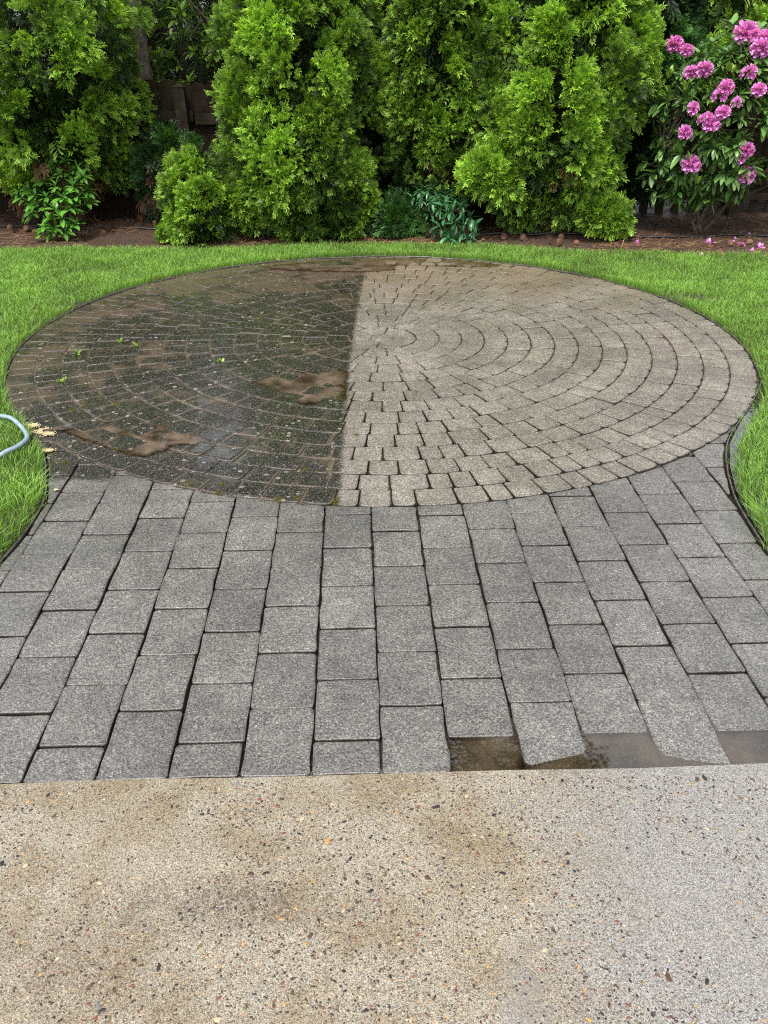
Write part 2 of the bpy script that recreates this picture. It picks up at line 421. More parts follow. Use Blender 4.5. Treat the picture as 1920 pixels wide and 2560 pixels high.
M = {}
M['paver'] = paver_material()
M['joint'] = joint_material()
M['concrete'] = concrete_material()
M['puddle'] = water_material('puddle_water', (0.90, 0.80, 0.62), (0.24, 0.175, 0.105), 0.0, 0.20, 2.35)
M['film'] = water_material('clear_rain_water', (0.92, 0.90, 0.86), (0.16, 0.13, 0.10), 0.02, 0.12, 3.2)
M['mudwater'] = water_material('muddy_water', (0.70, 0.58, 0.45), (0.185, 0.140, 0.100), 0.05, 0.70)
M['soil'] = soil_material('lawn_soil', (0.030, 0.022, 0.015), (0.055, 0.040, 0.026), (0.075, 0.055, 0.035))
M['bedsoil'] = soil_material('bark_soil', (0.036, 0.021, 0.014), (0.075, 0.044, 0.029), (0.115, 0.07, 0.045), 0.75)
M['ground'] = soil_material('dark_earth', (0.03, 0.022, 0.016), (0.05, 0.036, 0.024), (0.06, 0.05, 0.03), 0.9)
M['edging'] = simple('black_plastic_edging', (0.055, 0.050, 0.045), 0.22, 30, (0.11, 0.098, 0.083))
M['hose'] = simple('pale_blue_rubber', (0.25, 0.335, 0.385), 0.38, 50, (0.19, 0.26, 0.30))
M['drip'] = simple('black_rubber', (0.012, 0.012, 0.013), 0.4)
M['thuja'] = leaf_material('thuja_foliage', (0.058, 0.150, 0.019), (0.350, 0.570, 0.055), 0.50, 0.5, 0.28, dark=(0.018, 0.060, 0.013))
M['thuja_dark'] = leaf_material('shaded_thuja_foliage', (0.018, 0.068, 0.016), (0.070, 0.180, 0.026), 0.45, 0.5, 0.25, dark=(0.018, 0.055, 0.014))  # darkened thuja green: shade of the recessed trees put into the colour
M['thuja_dead'] = leaf_material('dead_thuja_sprays', (0.10, 0.048, 0.022), (0.17, 0.085, 0.038), 0.4, 0.8, 0.1)
M['grass'] = leaf_material('lawn_grass', (0.100, 0.200, 0.030), (0.245, 0.450, 0.070), 0.48, 0.42, 0.30)
M['rhodo'] = leaf_material('rhododendron_leaf', (0.065, 0.150, 0.038), (0.125, 0.235, 0.055), 0.50, 0.30, 0.14, use_obj=True)
M['rhodo_m'] = leaf_material('rhododendron_foliage', (0.065, 0.150, 0.038), (0.125, 0.235, 0.055), 0.5, 0.30, 0.14)
M['shoot'] = leaf_material('young_shoot', (0.14, 0.24, 0.03), (0.20, 0.32, 0.045), 0.3, 0.4, 0.3)
M['laurel'] = leaf_material('bright_shrub_leaf', (0.060, 0.190, 0.026), (0.115, 0.290, 0.036), 0.42, 0.34, 0.22, use_obj=True)
M['bluegreen'] = leaf_material('blue_green_shrub_leaf', (0.035, 0.130, 0.050), (0.065, 0.200, 0.072), 0.42, 0.32, 0.18, use_obj=True)
M['neighbour'] = leaf_material('neighbour_shrub_foliage', (0.085, 0.190, 0.028), (0.23, 0.380, 0.045), 0.5, 0.32, 0.3)
M['pine'] = leaf_material('pine_needles', (0.022, 0.055, 0.018), (0.045, 0.085, 0.022), 0.4, 0.5, 0.1)
M['petal'] = leaf_material('pink_petal', (0.48, 0.055, 0.44), (0.82, 0.36, 0.77), 0.30, 0.5, 0.25)
M['bark'] = simple('grey_brown_bark', (0.12, 0.085, 0.068), 0.85, 14, (0.27, 0.215, 0.185), 1.0, 26)
M['twig'] = simple('dark_twig', (0.045, 0.032, 0.024), 0.85, 30, (0.09, 0.065, 0.045), 0.5, 60)
M['fence'] = simple('weathered_dark_wood', (0.016, 0.012, 0.007), 0.85, 9, (0.032, 0.024, 0.015), 0.6, 40, 0.1)
M['fence_post'] = simple('weathered_post_wood', (0.024, 0.019, 0.011), 0.85, 9, (0.048, 0.038, 0.024), 0.6, 40, 0.1)
M['cone'] = simple('pine_cone_scale', (0.12, 0.056, 0.030), 0.75, 60, (0.23, 0.12, 0.065))
M['straw'] = leaf_material('dry_needle', (0.17, 0.085, 0.04), (0.26, 0.15, 0.075), 0.4, 0.7, 0.1)
M['chips'] = simple('pale_wood_scraps', (0.52, 0.41, 0.22), 0.7, 60, (0.62, 0.52, 0.32))
M['moss'] = leaf_material('moss', (0.085, 0.080, 0.016), (0.17, 0.15, 0.035), 0.5, 0.8, 0.1)
M['deadleaf'] = simple('dry_leaf', (0.30, 0.15, 0.06), 0.6, 30, (0.42, 0.24, 0.11))

# ---------------------------------------------------------------- ground, lawn, bed
gs = 180
link('ground', pymesh('ground', [(-gs, -gs, -0.16), (gs, -gs, -0.16), (gs, gs, -0.16), (-gs, gs, -0.16)], [(0, 1, 2, 3)], M['ground']))['kind'] = 'structure'

def grid(name, xs, ys, zf, mat, smooth=True):
    X, Y = np.meshgrid(xs, ys)
    Z = zf(X, Y)
    nx, ny = len(xs), len(ys)
    i = np.arange((nx - 1) * (ny - 1)); a = (i // (nx - 1)) * nx + i % (nx - 1)
    F = np.stack([a, a + 1, a + nx + 1, a + nx], 1)
    return link(name, npmesh(name, np.stack([X, Y, Z], -1).reshape(-1, 3), F, mat, smooth=smooth))

def lawn_z(X, Y):
    d = paved(X, Y)
    s = np.clip((d - 0.002) / 0.016, 0, 1); s = s * s * (3 - 2 * s)
    z = -0.09 + s * 0.085 + 0.006 * vnoise(X, Y, 3, 9) * s
    return np.where(Y > bed_y(X) + 0.05, z - 0.10, z)
lawn = grid('lawn', np.arange(-5.0, 5.01, 0.045), np.arange(1.05, 7.45, 0.045), lawn_z, M['soil'])
tag(lawn, kind='structure')

def bed_z(X, Y):
    u = np.clip((Y - bed_y(X)) / 0.12, 0, 1)
    return -0.03 + 0.028 * u + 0.016 * vnoise(X, Y, 5, 4) * u + 0.010 * vnoise(X, Y, 6, 14) * u + np.clip(Y - 7.5, 0, 3) * 0.02
bxs = np.arange(-6.0, 6.01, 0.04); bts = np.linspace(0, 1, 70)
X, T = np.meshgrid(bxs, bts)
Y = bed_y(X) + T * (11.0 - bed_y(X))
nx = len(bxs); i = np.arange((nx - 1) * (len(bts) - 1)); a = (i // (nx - 1)) * nx + i % (nx - 1)
bed = link('planting_bed', npmesh('planting_bed', np.stack([X, Y, bed_z(X, Y)], -1).reshape(-1, 3), np.stack([a, a + 1, a + nx + 1, a + nx], 1), M['bedsoil'], smooth=True))
tag(bed, kind='structure')

# ---------------------------------------------------------------- concrete slab with its pebbles
mb = MB()
nseg = 24
xs_ = np.linspace(-3.5, 3.5, nseg + 1)
top = [(x, slab_y(x) - 0.004 + 0.003 * math.sin(x * 9), 0.010) for x in xs_]
top2 = [(x, slab_y(x) + 0.001 + 0.003 * math.sin(x * 9), 0.004) for x in xs_]
bot = [(x, slab_y(x) + 0.001 + 0.003 * math.sin(x * 9), -0.10) for x in xs_]
back = [(x, -3.0, 0.010) for x in xs_]
vs = back + top + top2 + bot
fs = []
n1 = nseg + 1
for k in range(nseg):
    for rr in range(3): fs.append((rr * n1 + k, rr * n1 + k + 1, (rr + 1) * n1 + k + 1, (rr + 1) * n1 + k))
mb.add(vs, fs)
slab = mb.build('concrete_slab', M['concrete'])
tag(slab, 'sand coloured concrete slab with exposed pebbles, in the foreground', kind='structure')

PEB = []
for nm, ca, cb, rg in (('pebble_black', (0.010, 0.010, 0.011), (0.030, 0.027, 0.025), .4), ('pebble_brown', (0.042, 0.024, 0.015), (0.090, 0.050, 0.028), .4), ('pebble_red', (0.11, 0.036, 0.024), (0.17, 0.07, 0.045), .4),
                       ('pebble_orange', (0.34, 0.17, 0.04), (0.42, 0.25, 0.09), .4), ('pebble_olive', (0.085, 0.072, 0.028), (0.15, 0.125, 0.06), .4), ('pebble_grey', (0.10, 0.10, 0.105), (0.17, 0.165, 0.165), .35), ('pebble_tan', (0.36, 0.26, 0.15), (0.48, 0.38, 0.25), .4)):
    PEB.append(simple(nm, ca, rg, 90, cb))
PW = [.27, .31, .13, .045, .11, .10, .035]
def pebble_shape(r, n=6):
    """flat-topped stone cap: outline ring, inner ring, centre"""
    an = [2 * math.pi * (k + r.uniform(-.25, .25)) / n for k in range(n)]
    rad = [r.uniform(.75, 1.15) for _ in range(n)]
    V = [(math.cos(a) * q, math.sin(a) * q, -0.25) for a, q in zip(an, rad)]
    V += [(math.cos(a) * q * .72, math.sin(a) * q * .72, 0.10) for a, q in zip(an, rad)] + [(0, 0, 0.16)]
    F = []
    for k in range(n):
        k2 = (k + 1) % n
        F.append((k, k2, n + k2)); F.append((k, n + k2, n + k)); F.append((n + k, n + k2, 2 * n))
    return np.array(V), np.array(F)
prs = random.Random(3)
pshapes = [pebble_shape(prs) for _ in range(8)]
pmeshes = {}
def slab_density(x, y): return 0.45 + 0.6 * math.exp(-((x + .35) / .3) ** 2 - ((y - 1.05) / .12) ** 2) + 0.55 * math.sin(x * 5.1 + 1.3) * math.sin(y * 6.3 + 0.7) + 0.3 * math.sin(x * 13 + y * 9)
placed = []
def try_peb(x, y, r):
    for (a, b, q) in placed:
        if (a - x) ** 2 + (b - y) ** 2 < (q + r) ** 2 * 1.1: return False
    placed.append((x, y, r)); return True
def slab_pt():
    while True:
        x = prs.uniform(-.95, .95); y = prs.uniform(0.78, 1.44)
        if y < slab_y(x) - 0.02 and prs.random() < slab_density(x, y) + 0.25: return x, y
big = 0
while big < 260:
    x, y = slab_pt(); r = prs.uniform(.0036, .0056) if prs.random() < .85 else prs.uniform(.0056, .0082)
    if not try_peb(x, y, r): continue
    si = prs.randrange(8); mi = prs.choices(range(7), PW)[0]
    if (si, mi) not in pmeshes: pmeshes[si, mi] = pymesh('pebble', pshapes[si][0], [tuple(f) for f in pshapes[si][1]], PEB[mi], True)
    link('pebble', pmeshes[si, mi], None, slab, (x, y, 0.0102), (0, 0, prs.uniform(0, 6.28)), (r * prs.uniform(.9, 1.7), r * prs.uniform(.7, 1.0), r * 0.55))
    big += 1
sm = [([], [], 0) for _ in range(7)]
cnt = [0] * 7; SV = [[] for _ in range(7)]; SF = [[] for _ in range(7)]
for _ in range(6400):
    x, y = slab_pt(); r = 0.0015 + 0.0022 * prs.random() ** 1.5
    mi = prs.choices(range(7), PW)[0]; V, F = pshapes[prs.randrange(8)]
    an = prs.uniform(0, 6.28); c, s = math.cos(an), math.sin(an)
    W = V * np.array([r * prs.uniform(.9, 1.6), r * .85, r * .55])
    W = np.stack([c * W[:, 0] - s * W[:, 1] + x, s * W[:, 0] + c * W[:, 1] + y, W[:, 2] + 0.0102], 1)
    SF[mi].append(F + cnt[mi]); SV[mi].append(W); cnt[mi] += len(W)
AV = np.concatenate([np.concatenate(v) for v in SV]); off = 0; AF = []; AM = []
for k in range(7):
    f = np.concatenate(SF[k]); AF.append(f + off); AM.append(np.full(len(f), k)); off += cnt[k]
gm = npmesh('small_pebbles', AV, np.concatenate(AF), None, smooth=True)
for q in PEB: gm.materials.append(q)
gm.polygons.foreach_set('material_index', np.concatenate(AM).astype(np.int32))
o = link('small_pebbles', gm, None, slab); o['kind'] = 'stuff'

# ---------------------------------------------------------------- pavers
def clip(poly, n, d):
    """keep p.n >= d"""
    out = []
    for i in range(len(poly)):
        a, b = poly[i], poly[(i + 1) % len(poly)]
        da, db = a.dot(n) - d, b.dot(n) - d
        if da >= 0: out.append(a)
        if (da >= 0) != (db >= 0): out.append(a + (b - a) * (da / (da - db)))
    return out
def area(poly): return 0.5 * sum(poly[i].cross(poly[(i + 1) % len(poly)]) for i in range(len(poly)))
def inset(poly, g):
    n = len(poly); out = []
    for i in range(n):
        a, b, c = poly[i - 1], poly[i], poly[(i + 1) % n]
        e1 = (b - a).normalized(); e2 = (c - b).normalized()
        n1 = Vector((-e1.y, e1.x)); n2 = Vector((-e2.y, e2.x))
        m = n1 + n2
        if m.length < 1e-6: m = n1
        m.normalize(); k = max(0.5, m.dot(n1))
        out.append(b + m * (g / k))
    return out
def clean_poly(poly, eps=0.006):
    out = [p for i, p in enumerate(poly) if (p - poly[i - 1]).length > eps]
    return out
def rounded(poly, rads, jit, r, step=0.055):
    n = len(poly); out = []
    for i in range(n):
        a, b, c = poly[i - 1], poly[i], poly[(i + 1) % n]
        la, lc = (a - b).length, (c - b).length
        q = min(rads[i % len(rads)] * r.uniform(.7, 1.35), la * .4, lc * .4)
        p0 = b + (a - b).normalized() * q; p2 = b + (c - b).normalized() * q
        for t in (0.0, 0.5, 1.0):
            out.append(p0 * (1 - t) ** 2 + b * (2 * t * (1 - t)) + p2 * t * t)
        nc = poly[(i + 1) % n]
        e = nc - b; L = e.length; k = int(L / step)
        nn = Vector((-e.y, e.x)).normalized()
        for s in range(1, k):
            tt = s / k
            if q < tt * L < L - q * 1.3:
                out.append(b + e * tt + nn * r.uniform(-jit, jit))
    return out
def paver_geo(poly, rads=(0.012,), jit=0.0012, bevel=0.0035, depth=0.05, r=random):
    poly = clean_poly(poly)
    o = rounded(poly, rads, jit, r)
    i1 = inset(o, bevel); i2 = inset(o, bevel * .3)
    n = len(o)
    cen = sum(o, Vector((0, 0))) / n
    i0 = []
    for p in i1:
        e = cen - p; i0.append(p + e * min(.45, .017 / max(e.length, 1e-4)))
    V = [(p.x, p.y, 0.0006) for p in i0] + [(p.x, p.y, 0.0) for p in i1] + [(p.x, p.y, -bevel * .35) for p in i2] + [(p.x, p.y, -bevel * 1.25) for p in o] + [(p.x, p.y, -depth) for p in o]
    F = [tuple(range(n))]
    for l in range(4):
        for k in range(n):
            k2 = (k + 1) % n
            F.append((l * n + k, (l + 1) * n + k, (l + 1) * n + k2, l * n + k2))
    return V, F
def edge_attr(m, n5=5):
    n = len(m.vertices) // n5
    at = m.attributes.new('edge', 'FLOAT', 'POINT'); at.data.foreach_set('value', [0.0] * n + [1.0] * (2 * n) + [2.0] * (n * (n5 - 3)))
def set_attr(m, name, val):
    at = m.attributes.new(name, 'FLOAT', 'POINT'); at.data.foreach_set('value', [val] * len(m.vertices))

# --- rectangular field between slab and circle
walk = empty('paver_walkway', (0, 1.46, 0))
tag(walk, 'walkway of grey rectangular pavers between the concrete slab and the round patio', 'walkway', kind='structure')
WO = Vector((0, 1.46, 0))
PU, PL, U0 = 0.1645, 0.222, -0.004
fr = random.Random(11)
def f2w(u, v): return FO + FU * u + FV * v
shared = {}
def field_paver(u0, u1, v0, v1, k, row):
    v0 += 0.0008; v1 -= 0.0008
    c = f2w((u0 + u1) / 2, (v0 + v1) / 2)
    gap = 0.0012 + 0.0016 * fr.random()
    rect = [f2w(u0, v0), f2w(u1, v0), f2w(u1, v1), f2w(u0, v1)]
    rect = [p - c for p in rect]
    full = True
    P = rect
    # outside the circle
    dcen = c - CC
    if dcen.length < CR + 0.2:
        n = dcen.normalized(); d = (CR + 0.004) - dcen.length
        Q = clip(P, n, d)
        if len(Q) != len(P) or any((a - b).length > 1e-6 for a, b in zip(Q, P)): full = False
        P = Q
    # inside the curved edges
    for side, E, sg in (('l', LEFT, 1), ('r', RIGHT, -1)):
        best = None
        for i in range(len(E) - 1):
            a = Vector(E[i]); b = Vector(E[i + 1]); ab = b - a
            t = max(0, min(1, (c - a).dot(ab) / ab.length_squared)); q = a + ab * t
            dd = (c - q).length
            if best is None or dd < best[0]: best = (dd, q, ab.normalized())
        if best[0] < 0.22 or (c.x - xl(c.y) if sg > 0 else xr(c.y) - c.x) < 0:
            n = Vector((best[2].y, -best[2].x)) * sg; d = (best[1] - c).dot(n) + 0.008
            if len(P) >= 3:
                Q = clip(P, n, d)
                if len(Q) != len(P) or any((a - b).length > 1e-6 for a, b in zip(Q, P)): full = False
                P = Q
    if len(P) < 3: return
    P = clean_poly(P)
    if len(P) < 3 or area(P) < 0.0011: return
    size = (round(u1 - u0, 3), round(v1 - v0, 3))
    var = fr.randrange(5)
    if full and (size, var) in shared: m = shared[size, var]
    else:
        V, F = paver_geo(inset(P, gap), (0.009,), 0.0032, 0.0034, 0.055, fr)
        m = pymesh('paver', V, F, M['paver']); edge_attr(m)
        if full: shared[size, var] = m
    z = fr.uniform(-0.003, 0.001); rx = fr.uniform(-.006, .006); ry = fr.uniform(-.006, .006)
    # the front right corner of the walkway has sunk and holds water
    if row == 0 and k >= 1:
        L = v1 - v0
        if k % 2: z = -0.0088; rx = 0.012 if k < 5 else 0.03; ry = 0.0
        else: rx = 0.042 if k < 4 else 0.034; z = -0.002; ry = 0.012 if k < 4 else -0.012
    link('paver', m, None, walk, Vector((c.x + fr.uniform(-.0018, .0018), c.y + fr.uniform(-.001, .001), z)) - WO, (rx, ry, fr.uniform(-.007, .007)))
for k in range(-11, 11):
    u0 = U0 + k * PU; u1 = u0 + PU
    first = 0.120 if k % 2 else 0.238
    v = 0.006; row = 0
    while v < 2.7:
        v1 = (first if row == 0 else v + PL)
        vv = v1 + fr.uniform(-.004, .004) if row else v1
        field_paver(u0, u1, v, vv, k, row)
        v = vv; row += 1
# bedding under the walkway
yy = np.linspace(1.46, 4.02, 60); vs = []; fs = []
for q in yy: vs += [(xl(q) - 0.015, q, -0.014), (xr(q) + 0.015, q, -0.014)]
for k in range(len(yy) - 1): fs.append((2 * k, 2 * k + 1, 2 * k + 3, 2 * k + 2))
bedm = simple('walkway_joint_sand', (0.014, 0.011, 0.009), 0.5, 50, (0.045, 0.032, 0.022))
o = link('joint_fill', pymesh('joint_fill', vs, fs, bedm), None, walk, (-WO[0], -WO[1], -0.010)); o['kind'] = 'stuff'

# --- round patio
patio = empty('round_patio', (CC.x, CC.y, 0))
tag(patio, 'round patio of ringed pavers, dark and mossy on one half, washed pale on the other', 'patio', kind='structure')
rw = (CR - 0.188) / 14
pr = random.Random(5)
pieces = []        # (poly relative to own centre, centre, rads)
def pol(r, a): return Vector((math.cos(a) * r, math.sin(a) * r))
pieces.append(([pol(0.068, R(60 * k + 20)) for k in range(6)], Vector((0, 0)), (0.012,)))
for k in range(6):
    a0, a1 = R(60 * k + 20), R(60 * k + 80)
    poly = [pol(.07, a0), pol(.186, a0 + .02), pol(.192, (a0 + a1) / 2), pol(.186, a1 - .02), pol(.07, a1)]
    c = pol(.13, (a0 + a1) / 2); poly = [p - c for p in poly]
    if area(poly) < 0: poly = poly[::-1]
    pieces.append((poly, c, (0.01,)))
for ring in range(14):
    r0 = 0.188 + ring * rw; r1 = r0 + rw
    rm = (r0 + r1) / 2
    a = pr.uniform(0, 6.28); end = a + 2 * math.pi; ws = []
    tot = 0
    while tot < 2 * math.pi * rm - 0.05:
        w = pr.choice((0.088, 0.118, 0.118, 0.15)) if ring > 2 else 0.115
        ws.append(w); tot += w
    sc_ = 2 * math.pi * rm / tot
    for w in ws:
        ph = w * sc_ / rm; am = a + ph / 2; a += ph
        c = pol(rm, am); wc = c + CC
        front = max(0.0, min(1.0, (3.9 - wc.y) / 0.9)) if wc.x > -0.15 else 0.25
        g = 0.0010 + 0.0010 * pr.random() + front * 0.0015 * pr.random()
        taper = 1.0 if ring < 3 else max(0.55, 0.9 - ring * 0.025)
        hi = math.tan(ph / 2) * r0 - g; wedge = math.tan(ph / 2) * r1 - g
        ho = hi + (wedge - hi) * taper
        t = pol(1, am + math.pi / 2); n = pol(1, am)
        gr = 0.0014 + 0.0014 * pr.random()
        # the outer edge bellies out a little, its corners are worn round
        poly = [n * (r0 + gr) - t * hi, n * (r1 - gr - .002) - t * ho, n * (r1 - gr + .0035), n * (r1 - gr - .002) + t * ho, n * (r0 + gr) + t * hi]
        poly = [p - c for p in poly]
        if area(poly) < 0: poly = poly[::-1]
        pieces.append((poly, c, (0.005, 0.017, 0.03, 0.017, 0.005)))
def pz(w):
    z = pr.uniform(-0.0028, 0.0016)
    return z
pieces.sort(key=lambda q: (q[1].y))       # nearest first
JV = []; JF = []; JT = []; JE = []; nj = 0
for i, (poly, c, rads) in enumerate(pieces):
    V, F = paver_geo(poly, rads, 0.0009, 0.0038, 0.05, pr)
    z = pz(c); rx, ry = pr.uniform(-.010, .010), pr.uniform(-.010, .010)
    if i < 300:
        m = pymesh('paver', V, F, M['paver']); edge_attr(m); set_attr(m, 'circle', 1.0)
        link('paver', m, None, patio, (c.x, c.y, z), (rx, ry, 0))
    else:
        JV += [(x + c.x, y + c.y, zz + z + y * rx - x * ry) for x, y, zz in V]
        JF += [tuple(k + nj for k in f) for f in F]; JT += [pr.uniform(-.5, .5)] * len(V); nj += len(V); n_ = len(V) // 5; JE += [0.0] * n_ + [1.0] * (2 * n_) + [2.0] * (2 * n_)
m = pymesh('far_pavers', JV, JF, M['paver']); set_attr(m, 'circle', 1.0)
at = m.attributes.new('tint', 'FLOAT', 'POINT'); at.data.foreach_set('value', JT)
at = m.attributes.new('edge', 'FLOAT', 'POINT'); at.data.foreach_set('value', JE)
o = link('far_pavers', m, None, patio); o['kind'] = 'stuff'

# joint filling: flush mud on the unwashed half, washed-out gaps in front, silty water level at the back
n_r, n_a = 70, 160
vs = [(0, 0, -0.007)]; fs = []
for ir in range(1, n_r + 1):
    for ia in range(n_a):
        rr_ = (CR + 0.012) * ir / n_r; aa = 2 * math.pi * ia / n_a
        x, y = rr_ * math.cos(aa), rr_ * math.sin(aa); wx, wy = x + CC.x, y + CC.y
        if wx < -0.17: z = -0.0062 + 0.0032 * float(vnoise(wx, wy, 12, 5))
        else:
            f = max(0, min(1, (4.3 - wy) / 0.8))
            z = -0.0085 * (1 - f) - 0.021 * f
            if wx > 0.9: z = max(z, -0.011)
        vs.append((x, y, z))
for ia in range(n_a): fs.append((0, 1 + ia, 1 + (ia + 1) % n_a))
for ir in range(n_r - 1):
    for ia in range(n_a):
        a_, b_ = 1 + ir * n_a + ia, 1 + ir * n_a + (ia + 1) % n_a
        fs.append((a_, a_ + n_a, b_ + n_a, b_))
o = link('joint_fill', pymesh('joint_fill', vs, fs, M['joint'], True), None, patio); o['kind'] = 'stuff'

# ---------------------------------------------------------------- standing water
def sheet(name, pts, z, mat, label):
    """pool outline (smoothed, irregular) filled as a fan"""
    P = smoothpath([(p[0], p[1], z) for p in pts + [pts[0]]], 7)[:-1]
    c = sum(P, Vector()) / len(P)
    if sum(P[i].x * P[(i + 1) % len(P)].y - P[i].y * P[(i + 1) % len(P)].x for i in range(len(P))) < 0: P = P[::-1]
    rim = [p + Vector((random.uniform(-.008, .008), random.uniform(-.008, .008), 0)) for p in P]; n = len(rim)
    vs = [c] + [c.lerp(p, random.uniform(.55, .8)) for p in rim] + rim
    fs = [(0, 1 + i, 1 + (i + 1) % n) for i in range(n)] + [(1 + i, 1 + n + i, 1 + n + (i + 1) % n, 1 + (i + 1) % n) for i in range(n)]
    me = pymesh(name, vs, fs, mat)
    at_ = me.attributes.new('shore', 'FLOAT', 'POINT'); at_.data.foreach_set('value', [0.0] * (n + 1) + [1.0] * n)
    o = link(name, me); tag(o, label, kind='structure'); return o
def strip(name, A, B, z, mat, label):
    if (A[1][0] - A[0][0]) * (B[0][1] - A[0][1]) - (A[1][1] - A[0][1]) * (B[0][0] - A[0][0]) < 0: A, B = B, A
    vs = [(p[0], p[1], z) for p in A] + [(p[0], p[1], z) for p in B]; n = len(A)
    o = link(name, pymesh(name, vs, [(i, i + 1, n + i + 1, n + i) for i in range(n - 1)], mat)); tag(o, label, kind='structure'); return o
xs_ = np.linspace(0.155, 1.45, 30)
strip('water', [(x, slab_y(x) + 0.0035) for x in xs_], [(x, slab_y(x) + 0.185) for x in xs_], -0.0048, M['puddle'], 'clear puddle over the sunken pavers against the concrete slab')
xs_ = np.linspace(-1.5, 0.153, 30)
strip('water', [(x, slab_y(x) + 0.0035) for x in xs_], [(x, slab_y(x) + 0.03) for x in xs_], -0.0100, M['film'], 'thin line of rain water between concrete slab and pavers')
sheet('water', [(-1.38, 3.42), (-1.22, 3.52), (-1.10, 3.48), (-0.95, 3.52), (-0.80, 3.40), (-0.72, 3.30), (-0.86, 3.26), (-0.96, 3.16), (-1.10, 3.22), (-1.22, 3.30)], -0.0002, M['mudwater'], 'muddy brown puddle on the unwashed half near the hose')
sheet('water', [(-0.66, 4.02), (-0.50, 4.16), (-0.34, 4.14), (-0.20, 4.18), (-0.18, 3.98), (-0.19, 3.76), (-0.36, 3.72), (-0.48, 3.84)], -0.0004, M['mudwater'], 'small muddy puddle beside the washed line in the patio middle')
sheet('water', [(-1.0, 6.32), (-0.5, 6.52), (0.0, 6.63), (0.5, 6.58), (0.95, 6.36), (0.6, 6.36), (0.25, 6.40), (0.0, 6.22), (-0.3, 6.20), (-0.62, 6.22)], 0.0006, M['mudwater'], 'muddy puddle along the far rim of the round patio')
nn_ = [(1.858, 4.04), (1.712, 3.75), (1.537, 3.468), (1.430, 3.276), (1.355, 3.059), (1.308, 2.864), (1.284, 2.687), (1.274, 2.437)]
ww = [0.03, 0.10, 0.13, 0.12, 0.10, 0.085, 0.075, 0.05]
strip('water', nn_, [(p[0] + w, p[1] - w * .3) for p, w in zip(nn_, ww)], 0.0062, M['film'], 'bright strip of rain water between the edging and the right lawn')

# ---------------------------------------------------------------- plastic edging around the paving
ang0 = math.atan2(LEFT[-1][1] - CC.y, LEFT[-1][0] - CC.x); ang1 = math.atan2(RIGHT[-1][1] - CC.y, RIGHT[-1][0] - CC.x)
path = [(p[0], p[1], 0) for p in LEFT]
aa = np.linspace(ang0 if ang0 > 0 else ang0 + 2 * math.pi, ang1, 40)[1:-1]
path += [(CC.x + (CR + .004) * math.cos(q), CC.y + (CR + .004) * math.sin(q), 0) for q in aa]
path += [(p[0], p[1], 0) for p in RIGHT[::-1]]
sp = smoothpath(path, 5)
prof = [(-.001, -.06), (-.001, .001), (-.003, .004), (-.001, .007), (.002, .007), (.004, .004), (.003, .001), (.003, -.06)]
vs = []; fs = []
for i, p in enumerate(sp):
    t = (sp[min(i + 1, len(sp) - 1)] - sp[max(i - 1, 0)]).normalized(); nrm = Vector((-t.y, t.x, 0))
    wz = 0.002 * math.sin(i * .21) + 0.0015 * math.sin(i * .63)
    for a_, b_ in prof: vs.append(p + nrm * a_ + Vector((0, 0, b_ - .001 + wz)))
k_ = len(prof)
for i in range(len(sp) - 1):
    for j in range(k_ - 1): fs.append((i * k_ + j, i * k_ + j + 1, (i + 1) * k_ + j + 1, (i + 1) * k_ + j))
tag(link('lawn_edging', pymesh('lawn_edging', vs, fs, M['edging'], True)), 'black plastic edging strip curving between the paving and the lawn', 'edging')

# ---------------------------------------------------------------- grass
def make_blades(n, xy, h, lean, w, seed, zbase, edge_d):
    r = np.random.default_rng(seed)
    ang = r.uniform(0, 2 * np.pi, n); la = r.uniform(0, 2 * np.pi, n)
    e = .01; gxx = paved(xy[:, 0] + e, xy[:, 1]) - paved(xy[:, 0] - e, xy[:, 1]); gyy = paved(xy[:, 0], xy[:, 1] + e) - paved(xy[:, 0], xy[:, 1] - e)
    tow = np.arctan2(-gyy, -gxx) + r.normal(0, .7, n); la = np.where((edge_d < .05) & (r.uniform(0, 1, n) < .7), tow, la)
    L = lean * h * r.uniform(.25, 1.25, n)
    dx, dy = np.cos(la) * L, np.sin(la) * L
    sx, sy = np.cos(ang) * w / 2, np.sin(ang) * w / 2
    V = np.empty((n, 5, 3))
    z0 = zbase
    V[:, 0] = np.stack([xy[:, 0] - sx, xy[:, 1] - sy, z0 - .008], 1); V[:, 1] = np.stack([xy[:, 0] + sx, xy[:, 1] + sy, z0 - .008], 1)
    V[:, 2] = np.stack([xy[:, 0] - sx * .8 + dx * .35, xy[:, 1] - sy * .8 + dy * .35, z0 + h * .6], 1)
    V[:, 3] = np.stack([xy[:, 0] + sx * .8 + dx * .35, xy[:, 1] + sy * .8 + dy * .35, z0 + h * .6], 1)
    V[:, 4] = np.stack([xy[:, 0] + dx, xy[:, 1] + dy, z0 + h * (1 - .15 * lean)], 1)
    b = np.arange(n)[:, None] * 5
    F = np.concatenate([b + np.array([[0, 1, 3]]), b + np.array([[0, 3, 2]]), b + np.array([[2, 3, 4]])])
    tip = np.tile([0, 0, .6, .6, 1.0], n)
    return V.reshape(-1, 3), F, tip
N = 560000
gx = rng.uniform(-4.2, 4.2, N); gy = rng.uniform(1.6, 7.15, N)
